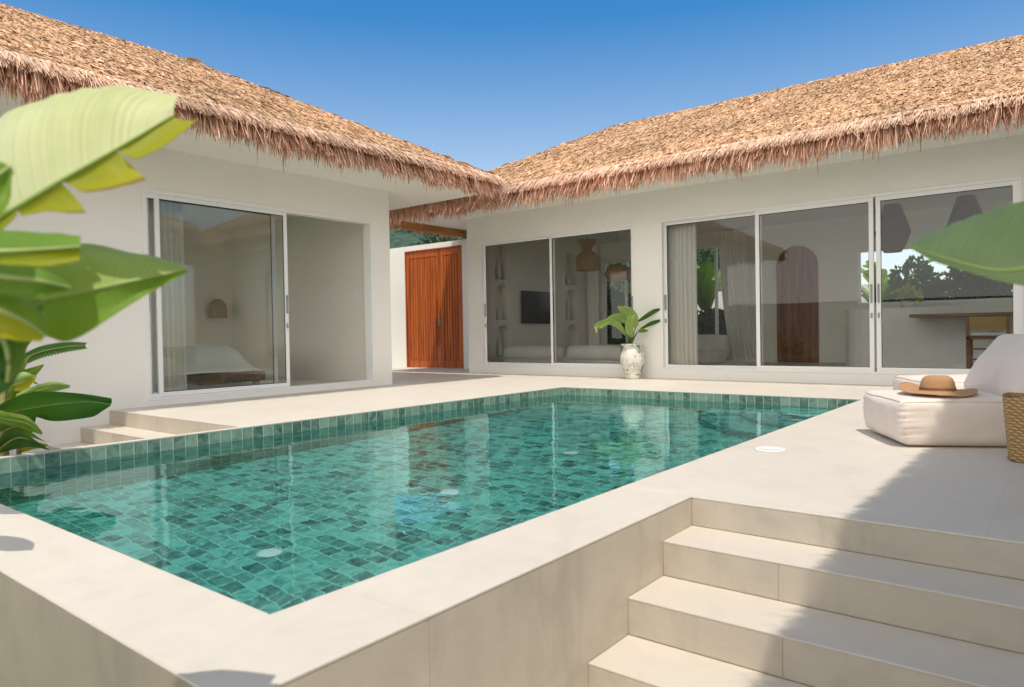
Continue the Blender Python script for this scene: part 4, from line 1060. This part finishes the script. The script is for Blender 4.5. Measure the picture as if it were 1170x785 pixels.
free_leaf(ban, top, (-2.6, -.9, 1.3), .16, M['leafmid'], .25)
free_leaf(ban, top, (-1.2, -.9, 1.2), .16, M['leafmid'], .2)

# plant in the bed by the side steps
bp2 = thing('young_banana', 'sharp leafy young banana plant in the bed beside the small side steps', 'plant', (-7.3, 1.75, -.46))
def D(u, v, d_): return at(u, v, d_)
leaf2([(-70, 500, 5.3), (-20, 482, 5.2), (15, 470, 5.1), (60, 462, 5.1), (100, 459, 5.2), (127, 462, 5.4)],
      [(-60, 480, 5.3), (-15, 468, 5.1), (20, 452, 4.95), (48, 446, 4.95), (90, 449, 5.1), (127, 455, 5.4)],
      [(-60, 510, 5.3), (-10, 495, 5.3), (20, 492, 5.3), (48, 498, 5.3), (100, 480, 5.3), (126, 464, 5.4)], 'leafdark', 'leafdark', td=(.55,), parent=bp2, r0=.016)
leaf2([(20, 455, 5.2), (40, 448, 5.15), (60, 443, 5.2), (80, 441, 5.3)], [(20, 450, 5.2), (40, 440, 5.1), (60, 436, 5.2), (80, 440, 5.3)], [(20, 460, 5.2), (40, 452, 5.2), (60, 448, 5.2), (80, 443, 5.3)], 'leaflight', 'leaflight', parent=bp2)
leaf2([(0, 478, 5.4), (10, 450, 5.4), (25, 432, 5.5), (50, 417, 5.6)], [(-10, 470, 5.4), (0, 440, 5.3), (18, 425, 5.4), (50, 416, 5.6)], [(12, 480, 5.5), (22, 455, 5.5), (34, 438, 5.5), (50, 418, 5.6)], 'leafmid', 'leafmid', parent=bp2)
leaf2([(-20, 420, 5.6), (8, 402, 5.5), (22, 392, 5.5), (38, 382, 5.6)], [(-20, 410, 5.6), (8, 390, 5.5), (22, 380, 5.5), (40, 380, 5.6)], [(-20, 430, 5.6), (10, 412, 5.5), (28, 402, 5.6), (40, 384, 5.6)], 'leafmid', 'leafmid', parent=bp2)
leaf2([(-20, 470, 5), (5, 478, 4.95), (30, 483, 4.95), (48, 496, 5)], [(-20, 463, 5), (5, 469, 4.9), (32, 476, 4.95), (49, 494, 5)], [(-20, 478, 5), (5, 486, 5), (28, 492, 5), (47, 497, 5)], 'leafmid', 'leafmid', parent=bp2)
leaf2([(20, 516, 5.4), (35, 512, 5.35), (45, 510, 5.3), (55, 509, 5.3)], [(20, 513, 5.4), (35, 508, 5.3), (45, 506, 5.3), (55, 508, 5.3)], [(20, 518, 5.4), (35, 515, 5.4), (45, 513, 5.4), (55, 510, 5.3)], 'leafyellow', 'leaflight', parent=bp2, r0=.006)
leaf2([(15, 440, 5.2), (28, 436, 5.2), (38, 430, 5.25)], [(15, 432, 5.2), (26, 425, 5.2), (40, 428, 5.2)], [(14, 447, 5.2), (30, 446, 5.2), (39, 432, 5.2)], 'leaflight', 'leafyellow', parent=bp2, r0=.005)
for (a, b, r_) in (((2, 525, 5.2), (3, 470, 5.3), .035), ((12, 530, 5.3), (24, 470, 5.4), .02), ((-20, 540, 5.3), (-8, 440, 5.5), .04)):
    m = MB(); p = at(*a); p.z = -.46; q_ = at(*b); m.tube([p, p.lerp(q_, .5)+Vector((.01, .01, 0)), q_, at(b[0]+3, b[1]-60, b[2]+.1)], [r_, r_*.9, r_*.7, r_*.4], 10); m.build('stem', M['stem'], bp2, smooth=True)
for (a_, b_, c_, mt_) in (((-15, 505, 5.4), (18, 488, 5.2), (52, 505, 5.2), 'leafmid'), ((-20, 460, 5.5), (12, 430, 5.4), (34, 408, 5.5), 'leaflight'), ((-10, 520, 5.2), (22, 500, 5.0), (60, 515, 5.0), 'leafdark'),
        ((-20, 445, 5.8), (14, 425, 5.7), (46, 440, 5.7), 'leaflight'), ((-25, 490, 5.6), (0, 440, 5.5), (14, 398, 5.6), 'leafdark'), ((-5, 400, 5.8), (20, 380, 5.8), (46, 386, 5.8), 'leafmid')):
    A0, B0, C0 = at(*a_), at(*b_), at(*c_); up_ = Vector((0, 0, .10)); n_ = (C0-A0).cross(Vector((0, 0, 1))).normalized()*.05
    rib([A0, B0, C0], bp2, .008, .002); blade([A0, B0, C0], [A0+n_*.3, B0+up_*.7+n_, C0+n_*.05], M[mt_], 'leaf_blade', bp2, bulge=.015, n=18, na=4); blade([A0, B0, C0], [A0-n_*.3, B0-up_*.8-n_, C0-n_*.05], M[mt_], 'leaf_blade', bp2, bulge=.015, n=18, na=4)
# serrated fern like frond
fr_ = thing('serrated_frond', 'dark fern like frond with jagged edges against the white wall', 'frond', (-7.9, 1.9, -.46))
P = spline(pts([(2, 440, 6.1), (18, 418, 6.1), (42, 404, 6.1), (72, 397, 6.1), (98, 395, 6.1)]), 34)
p0 = Vector(P[0]); m = MB(); m.tube([Vector((p0.x, p0.y, -.46)), p0.lerp(Vector((p0.x, p0.y, -.46)), .3), p0]+P[1:], [.012]*3+[.008-.006*i/34 for i in range(34)], 6); m.build('stem', M['stem'], fr_)
m = MB()
for i in range(3, 34):
    t_ = (P[min(i+1, 34)]-P[i-1]).normalized(); w_ = .035+.04*math.sin(math.pi*i/34)
    for s in (-1, 1):
        n_ = cU*s; a = P[i]; m.quad(a-t_*.016, a+t_*.016, a+n_*w_*.8+t_*.03+cF*.01, a+n_*w_*.6+t_*.005, uv=[(0, .2)]*4)
m.build('leaf_blade', M['leafdark'], fr_)

# right foreground banana leaf
br = thing('banana_plant', 'banana plant reaching one blurred green leaf in from the right edge', 'banana plant', (1.25, 1.5, GZ))
mR = [(1038, 281, 1.5), (1072, 292, 1.42), (1108, 303, 1.36), (1145, 309, 1.32), (1180, 304, 1.30), (1240, 290, 1.30), (1330, 285, 1.35)]
rib(pts(mR)[::-1], br, .008, .002)
blade(pts(mR), pts([(1038, 280, 1.5), (1062, 268, 1.50), (1100, 253, 1.48), (1155, 236, 1.46), (1215, 222, 1.44), (1270, 225, 1.42), (1330, 280, 1.38)]), M['leafsoft'], 'leaf_blade', br, bulge=.014, sgn=1, n=48)
blade(pts(mR), pts([(1039, 283, 1.5), (1068, 298, 1.40), (1105, 310, 1.34), (1145, 321, 1.29), (1185, 328, 1.27), (1240, 335, 1.26), (1320, 315, 1.33)]), M['leafsoft'], 'leaf_blade', br, bulge=.010, sgn=1, n=48)
tip = at(1330, 285, 1.35); m = MB(); m.tube([Vector((1.25, 1.5, GZ)), Vector((1.2, 1.5, .1)), Vector((1.1, 1.48, .6)), tip], [.09, .075, .05, .012], 12); m.build('pseudostem', M['stem'], br, smooth=True)
for a, hgt in ((.3, 2.1), (5.5, 2.0), (4.3, 2.2)):
    free_leaf(br, (1.1, 1.48, .6), (1.2+.9*math.cos(a), 1.3+.7*math.sin(a), hgt), .2, M['leafmid'], .2)

# potted plant against the pier
pc = Vector((-5.80, 10.56, 0))
pt_ = thing('plant_pot', 'white patterned ceramic urn standing at the pier between the glass doors', 'pot', tuple(pc))
m = MB(); prof = [(.115, 0), (.135, .015), (.125, .06), (.15, .13), (.195, .24), (.215, .33), (.20, .42), (.165, .49), (.155, .53), (.19, .575), (.195, .59), (.175, .585), (.14, .53)]
m.lathe(prof, tuple(pc), 36, cap=False); m.build('pot_body', M['pot'], pt_, smooth=True)
m = MB(); m.lathe([(.0, .54), (.15, .54)], tuple(pc), 24, cap=False); m.build('soil', M['soil'], pt_)
pp = thing('potted_plant', 'bright green broad leaved plant growing out of the patterned urn', 'plant', (pc.x, pc.y, .54))
dp = 11.85
def pl(mid, w_, mat='leaflight', parent=pp):
    P = pts(mid); root = Vector((pc.x+rnd.uniform(-.04, .04), pc.y+rnd.uniform(-.03, .03), .54))
    m = MB(); m.tube(spline([root, root.lerp(P[0], .5)+Vector((0, 0, .04)), P[0]], 8), .009, 6); m.build('stem', M['leafmid'], parent, smooth=True)
    mids = P; S_ = []
    for i, p in enumerate(P):
        f = i/(len(P)-1); t_ = (P[min(i+1, len(P)-1)]-P[max(i-1, 0)]).normalized(); sd = t_.cross(cF*.9+Vector((0, 0, .5))).normalized(); ww = w_*math.sin(math.pi*(.08+.9*f))**.7
        S_.append((p+sd*ww+Vector((0, 0, -.02)), p-sd*ww+Vector((0, 0, -.02))))
    rib(P, parent, .006, .002)
    blade(P, [s[0] for s in S_], M[mat], 'leaf_blade', parent, bulge=.015, sgn=1, n=16, na=3)
    blade(P, [s[1] for s in S_], M[mat], 'leaf_blade', parent, bulge=.015, sgn=-1, n=16, na=3)
pl([(727, 372, dp), (722, 362, dp-.05), (715, 354, dp-.1), (706, 349, dp-.1)], .11)
pl([(718, 368, dp), (708, 361, dp-.1), (697, 364, dp-.2), (685, 374, dp-.3)], .085)
pl([(716, 382, dp), (706, 370, dp-.1), (694, 366, dp-.1), (681, 372, dp-.15), (682, 380, dp-.2)], .06)
pl([(729, 366, dp), (738, 360, dp), (748, 354, dp), (758, 351, dp)], .045, 'leafdark')
pl([(733, 374, dp), (742, 369, dp), (750, 366, dp), (759, 364, dp)], .04, 'leafdark')
pl([(730, 378, dp), (735, 376, dp), (740, 377, dp-.1)], .045, 'leafmid')
pl([(722, 384, dp-.1), (719, 374, dp-.2), (720, 364, dp-.3), (726, 358, dp-.3)], .07)

# ------------------------------------------------------------------ trees, shrubs
def leaf_cloud(name, blobs, nleaf, size, mat, parent, seed, yaw_=None):
    rs = np.random.RandomState(seed); V = []; F = []; UV = []
    tot = sum(b[3]**2 for b in blobs)
    for (x, y, z, r, sq) in blobs:
        k = int(nleaf*r**2/tot); d_ = rs.randn(k, 3); d_ /= np.linalg.norm(d_, axis=1)[:, None]
        rad = r*(.35+.65*rs.rand(k)**.5+(.30*rs.rand(k)**3 if name == 'crown' else 0))*(1+.18*np.sin(d_[:, 0]*5+seed)*np.cos(d_[:, 2]*4)); c = np.array([x, y, z])+d_*rad[:, None]*np.array([1, 1, sq])
        a = rs.randn(k, 3)*.7+d_; a /= np.linalg.norm(a, axis=1)[:, None]; b = np.cross(a, rs.randn(k, 3)); b /= np.linalg.norm(b, axis=1)[:, None]
        s = size*(.6+.8*rs.rand(k))[:, None]
        V.append(np.stack([c-b*s*.5, c+a*s*.9-b*s*.05, c+b*s*.5+a*s*.25, c-a*s*.8], 1).reshape(-1, 3))
    V = np.concatenate(V); k = len(V)//4; F = np.arange(4*k).reshape(-1, 4)
    me = bpy.data.meshes.new(name); me.vertices.add(4*k); me.vertices.foreach_set('co', V.astype(np.float32).ravel())
    me.loops.add(4*k); me.loops.foreach_set('vertex_index', F.astype(np.int32).ravel()); me.polygons.add(k)
    me.polygons.foreach_set('loop_start', (4*np.arange(k)).astype(np.int32)); me.polygons.foreach_set('loop_total', np.full(k, 4, np.int32))
    uvl = me.uv_layers.new(name='UVMap'); uvl.data.foreach_set('uv', rs.rand(8*k).astype(np.float32)*.8)
    me.materials.append(mat); me.update(); o = bpy.data.objects.new(name, me); link(o, parent)
    if parent is not None and parent.location.length > 0: o.matrix_parent_inverse = Matrix.Translation(-parent.location)
    return o
def shrub(x, y, z0, h_, r, label, mat, seed, name='shrub', nleaf=2500, size=.09, group=None):
    rr = random.Random(seed); t = thing(name, label, 'shrub', (x, y, z0), group)
    m = MB()
    for k in range(5):
        a = rr.uniform(0, 6.28); e = Vector((x+r*.5*math.cos(a), y+r*.5*math.sin(a), z0+h_*.7)); m.tube([(x, y, z0), Vector((x, y, z0)).lerp(e, .5), e], [.03, .02, .01], 6)
    m.build('stem', M['bark'], t)
    bl = [(x+rr.uniform(-.5, .5)*r, y+rr.uniform(-.5, .5)*r, z0+h_*rr.uniform(.3, .85), r*rr.uniform(.4, .65), rr.uniform(.8, 1.2)) for _ in range(8)]
    leaf_cloud('foliage', bl, nleaf, size, mat, t, seed)
def banana(x, y, z0, h_, label, seed, nl=7, group=None):
    rr = random.Random(seed); t = thing('banana_plant', label, 'banana plant', (x, y, z0), group)
    m = MB(); tp = Vector((x+.05, y, z0+h_*.5)); m.tube([(x, y, z0), (x, y+.02, z0+h_*.25), tp], [.11, .09, .05], 10); m.build('pseudostem', M['stem'], t, smooth=True)
    for k in range(nl):
        a = 6.28*k/nl+rr.uniform(-.3, .3); q_ = rr.uniform(.5, 1.0)
        free_leaf(t, tp, tp+Vector((q_*h_*.4*math.cos(a), q_*h_*.4*math.sin(a), h_*rr.uniform(.25, .5))), .07*h_+.04, M[rr.choice(['leafmid', 'leaflight', 'leafmid'])], h_*.08, n=20, seed=k)
leaf_cloud('foliage', KP, 260, .05, M['leafyellow'], kp, 91)
# garden behind the living wing, seen through the back windows
gw2 = MB(); gw2.box((-14, 20.0, GZ), (6, 20.2, 1.9)); tag(gw2.build('garden_wall', M['plaster']), 'white garden wall behind the living wing', 'wall')
banana(-9.6, 18.0, GZ, 3.4, 'banana plant behind the left back window of the living room', 21)
banana(-7.6, 17.7, GZ, 3.9, 'banana plant filling the back window beside the gathered curtain', 22)
banana(-3.5, 18.4, GZ, 3.4, 'banana plant outside the kitchen back window', 23)
shrub(-10.0, 16.9, GZ, 2.9, 1.1, 'tall dark shrub left of the back window bananas', M['bushleaf'], 31, nleaf=6000)
shrub(-8.9, 16.6, GZ, 2.6, 1.0, 'dark dense shrub just outside the left back window', M['bushleaf'], 30, nleaf=6000)
shrub(-7.2, 16.3, GZ, 2.1, .9, 'dark shrub between the two back windows', M['bushleaf'], 32, nleaf=5000)
shrub(-6.3, 16.2, GZ, 1.9, .8, 'dark low shrub under the banana behind the curtain window', M['bushleaf'], 33, nleaf=4000)
shrub(-1.4, 17.3, GZ, 3.3, 1.0, 'tall dark shrub outside the right side of the kitchen window', M['bushleaf'], 34, nleaf=4500)
shrub(-2.4, 17.7, GZ, 2.9, .95, 'lighter shrub outside the middle of the kitchen window', M['bushleaf2'], 35, nleaf=4000)
shrub(-7.6, 1.2, -.46, .95, .42, 'low leafy shrub in the bed at the left end of the pool', M['bushleaf2'], 81, nleaf=1500, size=.05)
# behind the camera: boundary wall and planting, mirrored in the glass
bwall = MB(); bwall.box((-16, -6.6, GZ), (9, -6.4, 1.75)); tag(bwall.build('boundary_wall', M['plaster']), 'long rendered boundary wall behind the viewpoint, mirrored in the glass doors', 'wall')
for i, (x, y, h_, L_) in enumerate(((-6.3, -5.6, 2.3, 'banana plant by the boundary wall mirrored beside the arched door'), (-3.6, -5.5, 2.0, 'banana plant by the boundary wall mirrored in the rightmost pane'), (-1.6, -5.8, 2.6, 'tallest banana plant by the boundary wall'))): banana(x, y, GZ, h_, L_, 40+i)
shrub(-4.9, -5.7, GZ, 1.1, .7, 'low light shrub between bananas at the boundary wall', M['bushleaf2'], 51)
shrub(-2.6, -5.7, GZ, 1.3, .8, 'rounded dark shrub before the boundary wall', M['bushleaf'], 52)
# open terrace wing beyond the right edge: its eave runs parallel to the pool
ct = thing('covered_terrace', 'thatched open terrace roof at the right whose eave shades the steps', 'pavilion', (3.8, 4, 0))
hip_roof(.48, 7.4, -2.4, 9.45, 3.72, 5.5, ((3.8, 1.2), (3.8, 5.9)), ct, 9, {'W': 95, 'S': 50, 'N': 40})
m = MB(); m.box((.62, -2.25, 3.5), (7.25, 9.3, 3.54)); m.build('soffit', M['soffit'], ct)
m = wall_boxes(MB(), 0, 6.8, 7.0, -2.0, 9.2, -.6, 3.5, [(1.0, 6.5, .3, 2.6)]); m.build('outer_wall', M['plaster'], ct)
for px_, py_, pz_ in ((3.05, 3.55, 0), (3.05, -1.9, GZ), (3.05, 9.0, 0)):
    m = MB(); m.box((px_-.14, py_-.14, pz_), (px_+.14, py_+.14, 3.5)); m.build('pillar', M['plaster'], ct, bevel=.01)
# hill behind the gate
m = MB(); P = []
for i in range(70):
    row = []
    for j in range(50):
        x = -260+300*i/69; y = 50+170*j/49
        f = j/49; h_ = 46*math.sin(min(1, f*1.15)*math.pi/2)*(.75+.35*noise.noise(Vector((x*.012, y*.01, 3))))
        h_ *= 1/(1+math.exp((x+60)/14))
        row.append((x, y, GZ+h_+1.6*noise.noise(Vector((x*.22, y*.22, 0)))*min(1, f*6)))
    P.append(row)
m.grid(P); struct(m.build('hill', M['hill'], smooth=True))

bl = []
for k in range(420):
    i = rnd.randrange(4, 48); j = rnd.randrange(1, 46); x, y, z = P[i][j]
    bl.append((x+rnd.uniform(-2, 2), y+rnd.uniform(-2, 2), z+rnd.uniform(0, 2), rnd.uniform(3.2, 6.0), .8))
fo = leaf_cloud('hill_forest', bl, 190000, .55, M['forest'], None, 77)
tag(fo, 'dense green forest covering the hill behind the entrance gate', 'forest', kind='stuff')
# ------------------------------------------------------------------ light, sky, camera
az = math.atan2(.68, -.733); el = R(67)
sd = bpy.data.lights.new('sun', 'SUN'); sd.energy = 3.2; sd.angle = R(.53); sd.color = (1, .91, .785)
sd.cycles.is_caustics_light = True; sd.cycles.use_multiple_importance_sampling = False
so = bpy.data.objects.new('sun', sd); col.objects.link(so)
dirv = Vector((math.sin(az)*math.cos(el), math.cos(az)*math.cos(el), math.sin(el)))
so.rotation_euler = dirv.to_track_quat('Z', 'Y').to_euler(); so.location = dirv*30
W = bpy.data.worlds.new('World'); S.world = W; W.use_nodes = True; nt = W.node_tree
bg = nt.nodes['Background']; sky = nt.nodes.new('ShaderNodeTexSky'); sky.sky_type = 'NISHITA'; sky.sun_disc = False
sky.sun_elevation = el; sky.sun_rotation = az; sky.altitude = 0; sky.air_density = 1.0; sky.dust_density = .6; sky.ozone_density = 1.6
hs = nt.nodes.new('ShaderNodeHueSaturation'); hs.inputs['Value'].default_value = 1.12; hs.inputs['Hue'].default_value = .497
tcw = nt.nodes.new('ShaderNodeTexCoord'); sx = nt.nodes.new('ShaderNodeSeparateXYZ'); nt.links.new(tcw.outputs['Generated'], sx.inputs[0])
mr = nt.nodes.new('ShaderNodeMapRange'); mr.inputs['From Min'].default_value = .14; mr.inputs['From Max'].default_value = .40; mr.inputs['To Min'].default_value = .72; mr.inputs['To Max'].default_value = 1.42
m3 = nt.nodes.new('ShaderNodeMapRange'); m3.inputs['From Min'].default_value = .52; m3.inputs['From Max'].default_value = .72; m3.inputs['To Min'].default_value = 0; m3.inputs['To Max'].default_value = .85
sb_ = nt.nodes.new('ShaderNodeMath'); sb_.operation = 'SUBTRACT'
nt.links.new(sx.outputs['Z'], mr.inputs['Value']); nt.links.new(sx.outputs['Z'], m3.inputs['Value']); nt.links.new(mr.outputs[0], sb_.inputs[0]); nt.links.new(m3.outputs[0], sb_.inputs[1]); nt.links.new(sb_.outputs[0], hs.inputs['Saturation']); nt.links.new(sky.outputs[0], hs.inputs['Color'])
# hazy cloud behind the viewpoint for the reflections, brightened as added fill on the facades
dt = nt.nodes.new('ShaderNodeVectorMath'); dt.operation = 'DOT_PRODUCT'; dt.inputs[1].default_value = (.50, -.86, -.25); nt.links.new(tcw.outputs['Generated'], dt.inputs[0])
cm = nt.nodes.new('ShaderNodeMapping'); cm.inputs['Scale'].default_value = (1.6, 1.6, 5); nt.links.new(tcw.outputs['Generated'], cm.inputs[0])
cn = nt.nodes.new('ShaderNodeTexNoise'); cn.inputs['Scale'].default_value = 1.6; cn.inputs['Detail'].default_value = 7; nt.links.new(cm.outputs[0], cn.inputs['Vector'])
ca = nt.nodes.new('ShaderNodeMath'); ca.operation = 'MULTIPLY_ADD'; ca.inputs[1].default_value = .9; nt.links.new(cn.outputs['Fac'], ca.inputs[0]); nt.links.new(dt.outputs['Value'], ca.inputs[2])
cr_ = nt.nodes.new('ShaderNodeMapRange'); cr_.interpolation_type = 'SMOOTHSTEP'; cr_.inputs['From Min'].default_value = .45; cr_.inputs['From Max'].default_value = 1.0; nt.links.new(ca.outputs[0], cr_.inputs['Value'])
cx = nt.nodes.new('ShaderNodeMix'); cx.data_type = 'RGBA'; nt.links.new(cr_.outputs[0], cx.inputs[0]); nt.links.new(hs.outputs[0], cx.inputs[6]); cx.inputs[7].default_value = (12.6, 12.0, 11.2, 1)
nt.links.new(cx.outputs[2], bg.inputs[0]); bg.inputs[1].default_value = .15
cd = bpy.data.cameras.new('camera'); co = bpy.data.objects.new('camera', cd); col.objects.link(co); S.camera = co
cd.sensor_width = 36; cd.sensor_fit = 'HORIZONTAL'; cd.lens = FPX/1170*36; cd.clip_end = 2000; cd.clip_start = .05
mt = Matrix((( cR.x, cU.x, -cF.x, CAM.x), (cR.y, cU.y, -cF.y, CAM.y), (cR.z, cU.z, -cF.z, CAM.z), (0, 0, 0, 1))); co.matrix_world = mt
cd.dof.use_dof = True; cd.dof.focus_distance = 8.5; cd.dof.aperture_fstop = 3.4
S.view_settings.view_transform = 'Standard'; S.view_settings.look = 'None'; S.view_settings.exposure = 0; S.view_settings.gamma = 1
S.render.engine = 'CYCLES'; c = S.cycles
c.max_bounces = 9; c.diffuse_bounces = 5; c.glossy_bounces = 4; c.transmission_bounces = 4; c.transparent_max_bounces = 12
c.use_denoising = True; c.sample_clamp_indirect = 6; c.caustics_reflective = False; c.caustics_refractive = True
